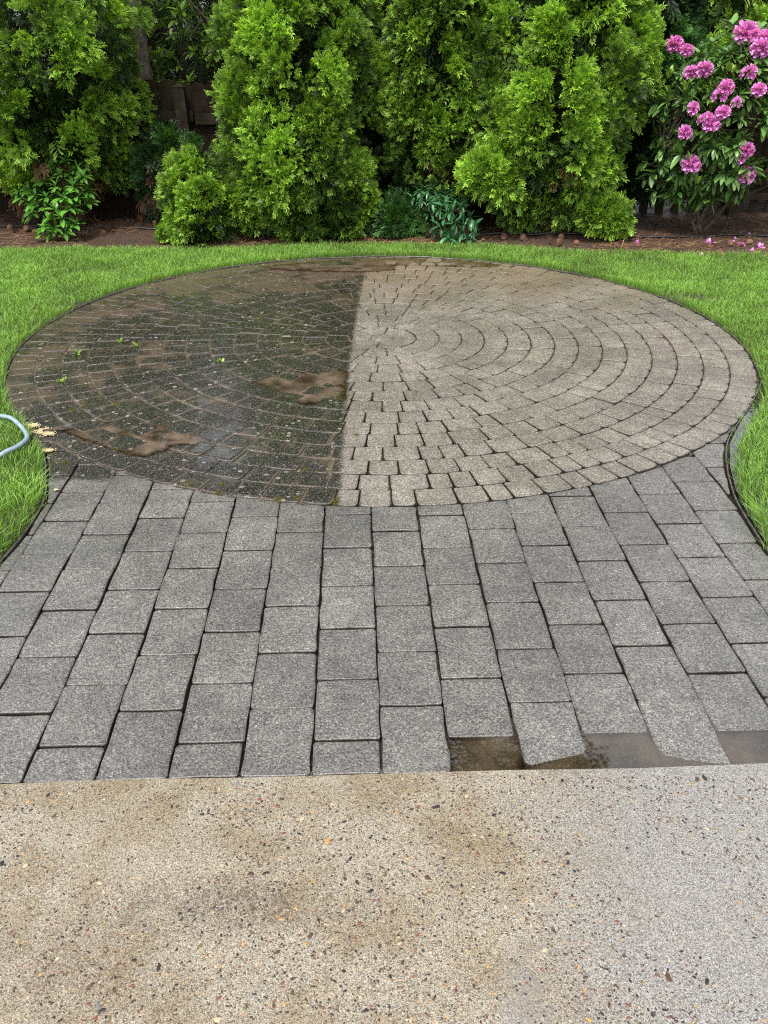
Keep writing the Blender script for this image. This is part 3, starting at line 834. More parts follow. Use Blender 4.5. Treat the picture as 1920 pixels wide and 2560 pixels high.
# only the part of the lawn that lies in or near the view
d = paved(gx, gy)
vis = np.abs(gx) < 0.52 * gy + 0.55
ok = (d > 0.005) & (gy < bed_y(gx) + 0.03 * rng.standard_normal(N)) & vis
patchy = vnoise(gx, gy, 21, 3.5) + 0.6 * vnoise(gx, gy, 22, 9)
bare = np.exp(-(((gx - 1.93) / .22) ** 2 + ((gy - 5.5) / .10) ** 2)) + np.exp(-(((gx + 1.9) / .10) ** 2 + ((gy - 5.35) / .07) ** 2)) + np.exp(-(((gx + 1.36) / .12) ** 2 + ((gy - 2.33) / .16) ** 2)) * 1.3
ok &= rng.uniform(0, 1, N) > np.clip(bare, 0, .93)
ok &= ~((gx > 1.2) & (gy < 4.1) & (gy > 2.5) & (d < np.interp(gy, [2.5, 3.0, 3.4, 3.8, 4.1], [.012, .03, .06, .045, .01])) & (rng.uniform(0, 1, N) < .93))
gx, gy, d, patchy = gx[ok], gy[ok], d[ok], patchy[ok]
n = len(gx)
near = np.clip((4.2 - gy) / 1.6, 0, 1)
h = (0.034 + 0.016 * rng.uniform(0, 1, n) + 0.006 * patchy) * (1 + 0.75 * near) * np.where(d < .06, 1.1 + .55 * np.clip(vnoise(gx, gy, 44, 7), 0, 1), 1.0)
ne = 60000
ex_ = rng.uniform(-2.2, 2.2, ne); ey_ = rng.uniform(1.9, 6.8, ne); ed = paved(ex_, ey_)
kp = (ed > 0.003) & (ed < .030) & (vnoise(ex_, ey_, 51, 5) + .4 * rng.standard_normal(ne) > .0) & ~((ex_ > 1.2) & (ey_ < 4.1))
gx = np.concatenate([gx, ex_[kp]]); gy = np.concatenate([gy, ey_[kp]]); d = np.concatenate([d, ed[kp]]); patchy = np.concatenate([patchy, np.full(kp.sum(), .2)])
h = np.concatenate([h, rng.uniform(.045, .075, kp.sum()) * (1 + .4 * np.clip((4.2 - ey_[kp]) / 1.6, 0, 1))]); n = len(gx)
V, F, tip = make_blades(n, np.stack([gx, gy], 1), h, 0.75, 0.0023 + 0.0012 * rng.uniform(0, 1, n), 9, lawn_z(gx, gy), d)
rnd = np.repeat(np.clip(0.5 + 0.22 * patchy + rng.normal(0, .2, n), 0, 1), 5)
tag(link('grass', npmesh('grass', V, F, M['grass'], {'tip': tip, 'rnd': rnd})), 'short bright green lawn grass around the paving', 'grass', kind='stuff')

# ---------------------------------------------------------------- foliage generators
def spray_proto(seed, pairs=5, sub=3):
    """flat scale-leaf spray: axis along x, blunt branchlets in the xy plane; kites of two triangles"""
    r = np.random.default_rng(seed); V = []; F = []
    def kite(p, dvec, L, w, lift):
        dvec = dvec / np.linalg.norm(dvec); s = np.array([-dvec[1], dvec[0]])
        b = len(V)
        q = p + dvec * L * .68; e = p + dvec * L
        k1, k2 = r.uniform(.85, 1.1), r.uniform(.6, .95)
        V.append((p[0], p[1], lift * .3)); V.append((p[0] + dvec[0] * L * k2 + s[0] * w, p[1] + dvec[1] * L * k2 + s[1] * w, lift)); V.append((p[0] + dvec[0] * L * k1 - s[0] * w * .6, p[1] + dvec[1] * L * k1 - s[1] * w * .6, lift * 1.4))
        F.append((b, b + 1, b + 2))
    kite(np.array([.05, 0.]), np.array([1., r.uniform(-.15, .15)]), .95, .05, .02)
    for k in range(pairs):
        t = .10 + .68 * k / (pairs - 1)
        for s in (-1, 1):
            a = R(r.uniform(26, 52)); L = (.60 - .34 * t) * r.uniform(.75, 1.2)
            p = np.array([t + (.05 if s > 0 else 0), 0.]); dv = np.array([math.cos(a), s * math.sin(a)])
            lift = r.uniform(-.14, .14)
            kite(p, dv, L, .060, lift)
            if k < sub:
                dv2 = np.array([math.cos(a * .25), s * math.sin(a * .25)])
                kite(p + dv * L * .4, dv2, L * .62, .055, lift)
    return np.array(V), np.array(F)
SPR = [spray_proto(s, 6, 3) for s in (1, 2, 3)]
SPR_LO = [spray_proto(s, 6, 1) for s in (1, 2, 3)]
def instance(proto, base, d, roll, L, droop, rnd, tipgain=1.0):
    """place N copies: axis d (N,3), length L, droop at the tip; returns V,F,tip,rnd"""
    PV, PF = proto; N = len(base)
    d = d / np.linalg.norm(d, axis=1, keepdims=True)
    up = np.tile([0., 0., 1.], (N, 1)); up[np.abs(d[:, 2]) > .95] = (1., 0., 0.)
    s = np.cross(up, d); s /= np.linalg.norm(s, axis=1, keepdims=True)
    u = np.cross(d, s)
    c, sn = np.cos(roll)[:, None], np.sin(roll)[:, None]
    w = s * c + u * sn; nn = np.cross(d, w)
    x = PV[None, :, 0, None]; y = PV[None, :, 1, None]; z = PV[None, :, 2, None]
    W = base[:, None, :] + L[:, None, None] * (x * d[:, None, :] + y * w[:, None, :] + z * nn[:, None, :])
    W[:, :, 2] -= (droop * L)[:, None] * PV[None, :, 0] ** 2
    F = (np.arange(N)[:, None, None] * len(PV) + PF[None]).reshape(-1, PF.shape[1])
    return W.reshape(-1, 3), F, np.tile(np.clip(PV[:, 0], 0, 1) * tipgain, N), np.repeat(rnd, len(PV))
def merge(parts):
    V = []; F = []; T = []; Q = []; o = 0
    for v, f, t, q in parts: V.append(v); F.append(f + o); T.append(t); Q.append(q); o += len(v)
    return np.concatenate(V), np.concatenate(F), np.concatenate(T), np.concatenate(Q)

def cloud_sprays(cl, r, per, Lr, spread, upb, tipg=1.0, SPR=SPR_LO):
    """cl: list of arrays (centre, outward, size, shade)"""
    C, O, S, Q = cl
    n = len(C) * per
    idx = np.repeat(np.arange(len(C)), per)
    rd = r.standard_normal((n, 3)); rd /= np.linalg.norm(rd, axis=1, keepdims=True)
    d = O[idx] * 0.75 + rd * spread + np.array([0, 0, upb])
    d /= np.linalg.norm(d, axis=1, keepdims=True)
    base = C[idx] + rd * (S[idx] * .42)[:, None] + d * (S[idx] * r.uniform(-.1, .45, n))[:, None]
    L = r.uniform(Lr[0], Lr[1], n)
    q = np.clip(Q[idx] + r.normal(0, .16, n), 0, 1)
    tg = np.clip(.35 + .65 * q, 0, 1) * tipg
    parts = []
    for k in range(3):
        s = slice(k, None, 3)
        v, f, t, qq = instance(SPR[k], base[s], d[s], r.uniform(0, np.pi, len(base[s])), L[s], r.uniform(-.1, .5, len(base[s])), q[s])
        t = t * np.repeat(tg[s], len(SPR[k][0])); parts.append((v, f, t, qq))
    return merge(parts)

def thuja(label, x, y, prof, n_cl, seed, mat='thuja', lobes=(), per=20, Lr=(.06, .10), group='thuja hedge', front=True, name='thuja_tree', dead=0, upb=.42, lump=.16):
    """prof: list of (z, radius); crown clumps spread over a lumpy envelope; lobes (x,y,z,r) are separate low boughs"""
    r = np.random.default_rng(seed)
    root = empty(name, (x, y, 0)); tag(root, label, 'tree' if prof[-1][0] > 1.2 else 'shrub', group)
    pz_ = np.array([p[0] for p in prof]); pr_ = np.array([p[1] for p in prof])
    zz = np.linspace(pz_[0], pz_[-1], 200); wgt = (np.interp(zz, pz_, pr_) + .03) * np.where(zz > 1.95 + (y - 7.6) * .05, .35, 1.0)
    cdf = np.cumsum(wgt) / wgt.sum()
    # boughs: separate cushions of foliage with dark gaps between them
    nb = max(6, int(n_cl / 7))
    zb = np.interp((np.arange(nb) + r.uniform(0, 1, nb)) / nb, cdf, zz)
    tb = r.uniform(0, 2 * np.pi, nb)
    if front:
        kk = r.uniform(0, 1, nb) < .82
        tb[kk] = -np.pi / 2 + r.uniform(-1.7, 1.7, kk.sum())
    small = min(1.0, float(pr_.max()) / .45)
    aw = r.uniform(.085, .165, nb) * small; bh = r.uniform(.16, .34, nb) * small
    rb = np.maximum(0, np.interp(zb, pz_, pr_) * (1 + lump * r.uniform(-.8, .9, nb)) - aw * .75)
    qb = np.clip(r.normal(.52, .20, nb), .05, 1)
    per_b = 7; n = nb * per_b; ib = np.repeat(np.arange(nb), per_b)
    v = r.standard_normal((n, 3)); v /= np.linalg.norm(v, axis=1, keepdims=True)
    out_b = np.stack([np.cos(tb), np.sin(tb), np.zeros(nb)], 1)[ib]
    v = v * .85 + out_b * .75 + np.array([0, 0, .28]); v /= np.linalg.norm(v, axis=1, keepdims=True)
    C = np.stack([np.cos(tb) * rb, np.sin(tb) * rb, zb], 1)[ib] + v * np.stack([aw, aw, bh], 1)[ib] * r.uniform(.75, 1.12, n)[:, None]
    O = v * .8 + out_b * .3
    S = r.uniform(.07, .12, n) * small
    Q = np.clip(qb[ib] + .18 * v[:, 2] + r.normal(0, .10, n), 0.02, 1)  # upper side of each bough coloured lighter, as lit from above
    for (lx, ly, lz, lr, ln, lq) in lobes:
        m = ln
        v = r.standard_normal((m, 3)); v /= np.linalg.norm(v, axis=1, keepdims=True)
        v[:, 1] = np.where(r.uniform(0, 1, m) < .7, -np.abs(v[:, 1]), v[:, 1])
        rr_ = (lr * (.80 + .34 * vnoise(v[:, 0] * 1.6 + lx * 9, v[:, 2] * 1.6, seed + 5)) * r.uniform(.6, 1.08, m))[:, None]
        c2 = np.array([lx - x, ly - y, lz]) + v * rr_ * np.array([1, 1, .9])
        C = np.concatenate([C, c2]); O = np.concatenate([O, v]); S = np.concatenate([S, r.uniform(.07, .12, m)])
        Q = np.concatenate([Q, np.clip(lq + r.normal(0, .14, m), 0.02, 1)])
    keep = C[:, 2] > 0.03
    fine = mat == 'thuja'
    V, F, T, Qv = cloud_sprays((C[keep], O[keep], S[keep], Q[keep]), r, per if fine else min(per, 15), Lr, .62, upb, SPR=SPR if fine else SPR_LO)
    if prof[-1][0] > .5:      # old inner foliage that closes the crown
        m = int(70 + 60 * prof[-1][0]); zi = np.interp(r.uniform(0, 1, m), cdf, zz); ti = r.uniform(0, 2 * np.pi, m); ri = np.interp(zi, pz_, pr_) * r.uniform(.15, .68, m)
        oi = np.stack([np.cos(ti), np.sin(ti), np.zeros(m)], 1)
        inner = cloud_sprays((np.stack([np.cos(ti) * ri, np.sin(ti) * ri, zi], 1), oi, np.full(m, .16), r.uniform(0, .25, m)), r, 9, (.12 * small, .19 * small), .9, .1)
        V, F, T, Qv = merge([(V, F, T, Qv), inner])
    V[:, 2] = np.maximum(V[:, 2], 0.004 + 0.02 * np.abs(np.sin(V[:, 0] * 90)))
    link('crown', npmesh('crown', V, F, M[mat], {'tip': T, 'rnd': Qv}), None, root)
    if dead:
        m = dead; th = -np.pi / 2 + r.uniform(-1.9, 1.9, m); z = r.uniform(.08, .6, m); rr_ = np.interp(z, pz_, pr_) * r.uniform(.35, .95, m)
        C = np.stack([np.cos(th) * rr_, np.sin(th) * rr_, z], 1); O = np.stack([np.cos(th), np.sin(th), np.full(m, -.9)], 1)
        V, F, T, Qv = cloud_sprays((C, O, np.full(m, .1), r.uniform(0, 1, m)), r, 6, (.07, .13), .7, -.5)
        V[:, 2] = np.maximum(V[:, 2], .01)
        link('dead_sprays', npmesh('dead_sprays', V, F, M['thuja_dead'], {'tip': T, 'rnd': Qv}), None, root)
    # trunk and limbs
    mb = MB(); H = prof[-1][0]
    mb.tube([(0, 0, -.05), (.02, 0, H * .3), (-.01, .01, H * .65), (0, 0, H * .97)], [.045, .04, .026, .006] if H > 1.2 else [.02, .017, .012, .004], 8)
    mb.build('trunk', M['twig'], root, True)
    mb = MB(); rr = random.Random(seed)
    for k in range(46 if H > 1.2 else 14):
        zz_ = rr.uniform(.06, H * .85); a = rr.uniform(0, 6.28) if rr.random() < .35 else -math.pi / 2 + rr.uniform(-1.5, 1.5)
        q = float(np.interp(zz_ + .15, pz_, pr_)) * rr.uniform(.6, .92)
        mb.tube([(0, 0, zz_), (math.cos(a) * q * .5, math.sin(a) * q * .5, zz_ + q * .16), (math.cos(a) * q, math.sin(a) * q, zz_ + q * .42)], [.013, .009, .003], 5, False)
    for (lx, ly, lz, lr, ln, lq) in lobes:
        mb.tube([(0, 0, max(.1, lz * .6)), ((lx - x) * .5, (ly - y) * .5, lz * .7 + .05), (lx - x, ly - y, lz)], [.013, .010, .004], 5, False)
    mb.build('branches', M['twig'], root, True)
    return root

# the hedge
thuja('tallest broad thuja at the left frame edge, its skirt lifted off dark soil', -2.88, 8.0, [(.30, .30), (.52, .60), (.9, .74), (1.3, .80), (1.8, .80), (2.5, .62), (3.2, .2)], 450, 31, per=38, Lr=(.038, .078), dead=40, lump=.2)
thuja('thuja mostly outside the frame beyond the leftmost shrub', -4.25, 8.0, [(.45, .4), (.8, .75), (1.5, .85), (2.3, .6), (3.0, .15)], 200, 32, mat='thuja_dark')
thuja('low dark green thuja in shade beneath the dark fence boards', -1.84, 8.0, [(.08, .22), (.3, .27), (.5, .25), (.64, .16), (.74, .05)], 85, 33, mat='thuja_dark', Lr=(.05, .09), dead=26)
thuja('small bright round thuja in front of the fence gap', -1.46, 7.28, [(.03, .20), (.20, .26), (.38, .26), (.52, .18), (.62, .06)], 130, 34, Lr=(.034, .062), per=36)
thuja('big bright column thuja standing alone, right of the fence gap', -0.68, 7.62, [(.02, .46), (.3, .53), (.7, .61), (1.1, .60), (1.5, .53), (1.9, .45), (2.5, .28), (3.0, .05)], 560, 35, per=38, Lr=(.038, .078), lobes=((-1.13, 7.35, .30, .20, 26, .6), (-.25, 7.5, .25, .22, 26, .25)), lump=.15)
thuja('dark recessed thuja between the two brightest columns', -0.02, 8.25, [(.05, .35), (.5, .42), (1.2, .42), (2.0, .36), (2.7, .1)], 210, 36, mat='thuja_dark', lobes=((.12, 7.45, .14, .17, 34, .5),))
thuja('thuja in the hedge centre with a bright low bough', 0.46, 7.95, [(.44, .16), (.62, .36), (.85, .46), (1.1, .51), (1.6, .50), (2.2, .36), (2.8, .1)], 400, 37, per=38, Lr=(.038, .078), lobes=((.80, 7.32, .50, .16, 34, .75), (.95, 7.33, .44, .14, 26, .55), (.90, 7.36, .60, .12, 14, .8), (.55, 7.6, .45, .22, 20, .3)), dead=14)
thuja('broad pointed thuja behind the hedge middle, left of the rhododendron', 1.40, 7.70, [(.34, .22), (.52, .46), (.72, .59), (1.0, .64), (1.35, .58), (1.7, .43), (2.1, .26), (2.5, .05)], 480, 38, per=38, Lr=(.038, .078), lobes=((1.78, 7.38, .16, .19, 48, .55), (1.10, 7.50, .22, .16, 30, .3), (1.45, 7.5, .30, .2, 20, .3)), dead=14)
thuja('narrow dark thuja beside the rhododendron, half hidden', 2.20, 8.45, [(.3, .25), (.7, .42), (1.3, .48), (2.0, .42), (2.8, .1)], 220, 39, mat='thuja_dark')
thuja('tall conifer overhanging the rhododendron from behind', 3.25, 9.0, [(.95, .3), (1.15, .75), (1.5, .98), (1.8, .75), (2.05, .3)], 210, 40, per=26)
thuja('dark thuja seen through the gap at the hedge centre', 1.0, 8.75, [(.1, .4), (.9, .55), (1.6, .55), (2.4, .4), (3.2, .1)], 210, 41, mat='thuja_dark')
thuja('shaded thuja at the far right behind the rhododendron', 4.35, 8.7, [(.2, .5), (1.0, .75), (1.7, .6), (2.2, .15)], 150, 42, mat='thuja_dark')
thuja('dark conifer far behind the fence gap, beyond the neighbour shrub', -2.5, 11.2, [(.1, .8), (1.0, 1.1), (2.0, 1.0), (3.2, .2)], 200, 44, mat='thuja_dark', Lr=(.10, .16), group='trees beyond the fence')
thuja('second dark conifer beyond the fence, behind the column thuja', -0.9, 11.0, [(.1, .8), (1.0, 1.0), (2.0, .9), (3.2, .2)], 170, 45, mat='thuja_dark', Lr=(.10, .16), group='trees beyond the fence')
thuja('dark conifer beyond the fence at the right frame edge', 4.6, 10.6, [(.1, .8), (1.0, 1.1), (1.8, .9), (2.5, .2)], 150, 46, mat='thuja_dark', Lr=(.10, .16), group='trees beyond the fence')
thuja('tiny thuja seedling on bare soil beside the small round one', -1.76, 7.20, [(.01, .055), (.07, .085), (.13, .07), (.17, .02)], 22, 43, Lr=(.03, .06), per=18)

# ---------------------------------------------------------------- broad-leaved shrubs
def leaf_mesh(name, mat, curl=.25, wid=.17, fold=.06):
    xs = [0, .12, .35, .62, .86, 1.0]; ws = [.012, .55, 1.0, .92, .5, .0]
    V = []; F = []
    for x_, w_ in zip(xs, ws):
        zc = -curl * x_ * x_
        V += [(x_, -w_ * wid, zc + fold * w_), (x_, 0, zc), (x_, w_ * wid, zc + fold * w_)]
    for k in range(5):
        b = 3 * k
        F += [(b, b + 3, b + 4, b + 1), (b + 1, b + 4, b + 5, b + 2)]
    m = pymesh(name, V, F, mat, True)
    at = m.attributes.new('tip', 'FLOAT', 'POINT'); at.data.foreach_set('value', [min(1, v[0]) for v in V])
    return m
def proto_of(m):
    V = np.array([v.co[:] for v in m.vertices]); F = []
    for p in m.polygons: F.append((p.vertices[0], p.vertices[1], p.vertices[2])); F.append((p.vertices[0], p.vertices[2], p.vertices[3]))
    return V, np.array(F)
def leaf_matrix(base, d, roll, L):
    d = Vector(d).normalized(); up = Vector((0, 0, 1))
    if abs(d.z) > .95: up = Vector((1, 0, 0))
    s = up.cross(d).normalized(); u = d.cross(s)
    w = s * math.cos(roll) + u * math.sin(roll); n = d.cross(w)
    from mathutils import Matrix
    return Matrix(((d.x * L, w.x * L, n.x * L, base[0]), (d.y * L, w.y * L, n.y * L, base[1]), (d.z * L, w.z * L, n.z * L, base[2]), (0, 0, 0, 1)))
def whorl(center, axis, n, L, r, open_=.95):
    """leaves round a shoot tip"""
    axis = Vector(axis).normalized(); a = axis.orthogonal().normalized(); b = axis.cross(a); out = []
    for k in range(n):
        th = 2 * math.pi * k / n + r.uniform(-.3, .3); o_ = open_ * r.uniform(.75, 1.25)
        d = axis * math.cos(o_) + (a * math.cos(th) + b * math.sin(th)) * math.sin(o_)
        d.z -= .12
        base = Vector(center) - axis * r.uniform(0, .035)
        out.append((base, d, r.uniform(-.35, .35), L * r.uniform(.75, 1.15)))
    return out

def shrub(name, label, root_xy, tips, leafm, per, Lr, n_single, cat='shrub', stems=6, stem_r=.012, stem_mat='twig', joined_mat=None, seed=1, open_=.95):
    """tips: list of (position, axis); leaves nearest the garden are single parts, the others one foliage part"""
    r = random.Random(seed)
    root = empty(name, (root_xy[0], root_xy[1], 0)); tag(root, label, cat)
    O = Vector((root_xy[0], root_xy[1], 0))
    L = []
    for p, ax in tips:
        L += whorl(p, ax, r.randint(*per), r.uniform(*Lr), r, open_)
    L.sort(key=lambda q: q[0][1] - 0.15 * q[1].y)
    for q in L[:n_single]:
        o = link('leaf', leafm, None, root); o.matrix_local = leaf_matrix(q[0] - O, q[1], q[2], q[3])
    rest = L[n_single:]
    if rest:
        P = proto_of(leafm); rg = np.random.default_rng(seed)
        V, F, T, Q = instance(P, np.array([tuple(q[0] - O) for q in rest]), np.array([tuple(q[1]) for q in rest]), np.array([q[2] for q in rest]), np.array([q[3] for q in rest]), np.zeros(len(rest)), rg.uniform(0, 1, len(rest)))
        o = link('foliage', npmesh('foliage', V, F, joined_mat or leafm.materials[0], {'tip': T, 'rnd': Q}, smooth=True), None, root); o['kind'] = 'stuff'
    # main stems: each reaches a group of tips, twigs go on to every tip
    mains = []
    for k in range(stems):
        a = 2 * math.pi * k / stems + r.uniform(-.3, .3)
        t0 = tips[int(len(tips) * (k + .5) / stems) % len(tips)][0]
        end = Vector((t0[0] - O.x, t0[1] - O.y, t0[2] * .72))
        mid = Vector((end.x * .35 + .05 * math.cos(a), end.y * .35 + .05 * math.sin(a), end.z * .45))
        pts = [Vector((.04 * math.cos(a), .04 * math.sin(a), -.03)), mid, end]
        mb = MB(); sp_ = smoothpath(pts, 5); nn = len(sp_)
        mb.tube(sp_, [stem_r * (1 - .65 * i / nn) for i in range(nn)], 6)
        mb.build('stem', M[stem_mat], root, True); mains.append(sp_)
    mb = MB()
    for p, ax in tips:
        q = Vector(p) - O
        best = min((s for m_ in mains for s in m_[3:]), key=lambda s: (s - q).length + max(0, s.z - q.z) * 1.5)
        mid = (best + q) / 2 + Vector((0, 0, -.02))
        mb.tube([best, mid, q], [stem_r * .36, stem_r * .28, stem_r * .16], 4, False)
    mb.build('twigs', M[stem_mat], root, True)
    return root

LM_rh = leaf_mesh('rhododendron_leaf', M['rhodo'], .22, .18, .05)
LM_la = leaf_mesh('shrub_leaf', M['laurel'], .22, .19, .06)
LM_bl = leaf_mesh('slender_leaf', M['bluegreen'], .35, .155, .06)
LM_nb = leaf_mesh('neighbour_leaf', M['neighbour'], .2, .15, .05)

# rhododendron
rr = random.Random(77); tips = []
RH = (2.66, 7.62)
while len(tips) < 360:
    v = Vector((rr.gauss(0, 1), rr.gauss(0, 1), rr.gauss(0, 1))).normalized()
    if rr.random() < .75: v.y = -abs(v.y)
    k = rr.uniform(.74, 1.02)
    z = .90 + v.z * .68 * k
    w = .66 + .10 * math.sin(z * 9 + v.x * 3)
    p = Vector((RH[0] + .10 + v.x * w * k + .22 * (z - .9), RH[1] - .02 + v.y * .52 * k, z))
    if p.z < .22: continue
    tips.append((p, (v + Vector((0, -.15, .55))).normalized()))
rhodo = shrub('rhododendron', 'large rhododendron with purple pink blossoms at the right of the hedge', RH, tips, LM_rh, (7, 10), (.085, .13), 300, stems=7, stem_r=.022, joined_mat=M['rhodo_m'], seed=5)
# blossoms: (x, z, size) measured on the garden side of the bush
def truss(n_fl, seed, s=1.0):
    r = np.random.default_rng(seed); V = []; F = []; T = []; Q = []
    for k in range(n_fl):
        ph = (k + .5) / n_fl; el = math.acos(1 - 1.35 * ph) + r.uniform(-.22, .22); az = k * 2.399963 + r.uniform(-.4, .4)
        ax = Vector((math.sin(el) * math.cos(az), math.sin(el) * math.sin(az), math.cos(el)))
        a = ax.orthogonal().normalized(); b = ax.cross(a); c0 = ax * r.uniform(.026, .046); sz_ = r.uniform(.8, 1.25)
        q = r.uniform(0, 1)
        for j in range(5):
            th = 2 * math.pi * j / 5 + r.uniform(-.15, .15); w = .62
            def pt(t, u, out):
                dr = a * math.cos(th + u) + b * math.sin(th + u)
                return c0 + ax * (out + r.uniform(-.004, .004)) + dr * t * sz_
            pts = [c0 * .55, pt(.016, -w, .016), pt(.032, -w * .62, .024), pt(.037 + r.uniform(-.003, .004), 0, .020), pt(.032, w * .62, .024), pt(.016, w, .016)]
            bb = len(V); V += [tuple(p * s) for p in pts]
            F += [(bb, bb + 1, bb + 2), (bb, bb + 2, bb + 3), (bb, bb + 3, bb + 4), (bb, bb + 4, bb + 5)]
            T += [0, .4, .9, 1, .9, .4]; Q += [q] * 6
    return npmesh('flower_truss', np.array(V), np.array(F), M['petal'], {'tip': np.array(T), 'rnd': np.array(Q)})
TR = [truss(15, 1), truss(13, 2), truss(11, 3), truss(7, 4)]
# from the photograph: display x, y of each truss
flowers = [(1457, 98, 0, 1.25), (1484, 110, 2, .85), (1494, 156, 1, 1.0), (1522, 150, 1, 1.1), (1568, 190, 0, 1.05), (1555, 206, 3, .9), (1497, 236, 2, .9), (1561, 244, 2, .9), (1523, 258, 3, .95), (1535, 268, 0, 1.0), (1480, 287, 0, 1.05),
           (1492, 356, 0, 1.15), (1612, 325, 0, 1.15), (1600, 342, 2, .9), (1611, 378, 0, 1.3), (1612, 72, 0, 1.5), (1645, 105, 1, 1.2), (1617, 158, 3, .9), (1638, 196, 2, 1.0), (1590, 222, 3, .7), (1648, 82, 2, 1.0)]
def at(xd, yd, Y):
    """point at distance Y along the garden that the photograph's pixel (in the 1659 px wide view) shows"""
    fx, fy = (xd / .86406 - 960) / 2171, (1280 - yd / .86406) / 2171
    p_ = R(29.05); dy = math.cos(p_) + fy * math.sin(p_); dz = -math.sin(p_) + fy * math.cos(p_)
    return Vector((fx * Y / dy, Y, 1.5 + dz * Y / dy))
for i, (xd, yd, k, s) in enumerate(flowers):
    # depth on the bush surface
    p = at(xd, yd, 7.25); q = ((p.x - RH[0] - .1) / .72) ** 2 + ((p.z - .92) / .68) ** 2
    Yd = 7.58 - .50 * math.sqrt(max(0.05, 1 - q)) if q < 1 else 7.55
    p = at(xd, yd, Yd)
    ax = Vector((rr.uniform(-.35, .35), -.85, .55)).normalized()
    o = link('flower_truss', TR[k], None, rhodo, p - Vector((RH[0], RH[1], 0)), ax.to_track_quat('Z', 'Y').to_euler(), (s * rr.uniform(.7, 1.0), s * rr.uniform(.7, 1.0), s * rr.uniform(.75, 1.1)))
# pale upright young shoots
PS = proto_of(LM_la); bases = []; ds = []
for xd, yd in ((1575, 150), (1583, 162), (1640, 160), (1652, 175), (1490, 345), (1505, 395), (1615, 20), (1630, 12), (1552, 335), (1570, 352), (1445, 165), (1480, 190), (1648, 240)):
    c = at(xd, yd, 7.22) - Vector((RH[0], RH[1], 0))
    for k in range(7):
        a = rr.uniform(0, 6.28); bases.append(c + Vector((rr.uniform(-.012, .012), rr.uniform(-.012, .012), rr.uniform(-.02, .02)))); ds.append((math.cos(a) * .38, math.sin(a) * .38, 1))
V, F, T, Q = instance(PS, np.array([tuple(b) for b in bases]), np.array(ds), np.random.default_rng(4).uniform(-.5, .5, len(bases)), np.random.default_rng(5).uniform(.045, .075, len(bases)), np.zeros(len(bases)), np.random.default_rng(6).uniform(0, 1, len(bases)))
V = V  # narrow young leaves
o = link('young_shoots', npmesh('young_shoots', V, F, M['shoot'], {'tip': T, 'rnd': Q}, smooth=True), None, rhodo); o['kind'] = 'stuff'

# shrub on the left
rr = random.Random(41); tips = []
for xd, yd, Y in [(140, 345, 7.5), (105, 362, 7.45), (128, 372, 7.35), (168, 365, 7.45), (180, 380, 7.4), (95, 392, 7.4), (120, 400, 7.3), (158, 400, 7.35), (188, 410, 7.4), (60, 405, 7.5), (75, 420, 7.4), (45, 425, 7.5), (100, 425, 7.3), (135, 425, 7.28),
                  (165, 425, 7.3), (188, 435, 7.38), (70, 440, 7.35), (95, 448, 7.3), (120, 452, 7.25), (150, 450, 7.25), (62, 468, 7.3), (68, 455, 7.3), (105, 472, 7.22), (135, 470, 7.2), (162, 445, 7.3), (95, 490, 7.2), (118, 490, 7.18), (145, 488, 7.2), (160, 482, 7.25), (85, 505, 7.15), (105, 505, 7.15), (140, 500, 7.18), (38, 410, 7.55), (150, 372, 7.5), (85, 375, 7.5), (112, 355, 7.55)]:
    p = at(xd, yd, Y); p.z = max(p.z, .03)
    tips.append((p, Vector((rr.uniform(-.5, .5) + (xd - 115) * .006, -.55, .75)).normalized()))
shrub('broadleaf_shrub', 'bright green broad-leaved shrub growing from bare soil at the left', (-2.72, 7.46), tips, LM_la, (7, 10), (.07, .115), 300, stems=6, stem_r=.008, seed=8)

# drooping blue-green shrub in the middle
rr = random.Random(51); tips = []
for xd, yd, Y in [(905, 410, 7.4), (925, 412, 7.4), (945, 420, 7.38), (965, 420, 7.38), (890, 428, 7.35), (910, 432, 7.3), (935, 438, 7.28), (960, 436, 7.3), (985, 432, 7.32), (1000, 445, 7.3), (950, 452, 7.25), (975, 455, 7.25), (1000, 462, 7.25), (1020, 470, 7.25),
                  (960, 472, 7.22), (985, 480, 7.2), (1010, 485, 7.2), (1030, 485, 7.22), (950, 490, 7.2), (975, 498, 7.17), (1000, 502, 7.16), (1025, 505, 7.18), (965, 512, 7.15), (990, 516, 7.14), (1015, 515, 7.15), (940, 498, 7.22), (930, 460, 7.3)]:
    p = at(xd, yd, Y); p.z = max(p.z, .03)
    tips.append((p, Vector((rr.uniform(-.35, .35) + (xd - 935) * .006, -.6, .30)).normalized()))
shrub('arching_shrub', 'dark blue-green arching shrub at the lawn edge before the hedge middle', (0.36, 7.36), tips, LM_bl, (7, 9), (.065, .11), 240, stems=6, stem_r=.007, seed=9, open_=1.1)

# neighbour's shrub above the fence
rr = random.Random(61); tips = []
while len(tips) < 420:
    p = Vector((rr.uniform(-3.1, -1.0), rr.uniform(8.9, 9.9), rr.uniform(.85, 2.5)))
    if p.z > 1.75 and rr.random() < .4: continue
    tips.append((p, Vector((rr.uniform(-.5, .5), -.5, .7)).normalized()))
shrub('neighbour_shrub', 'leafy shrub beyond the dark fence, seen in the gap left of the column thuja', (-2.0, 9.5), tips, LM_nb, (6, 8), (.10, .16), 0, stems=5, stem_r=.02, seed=10)

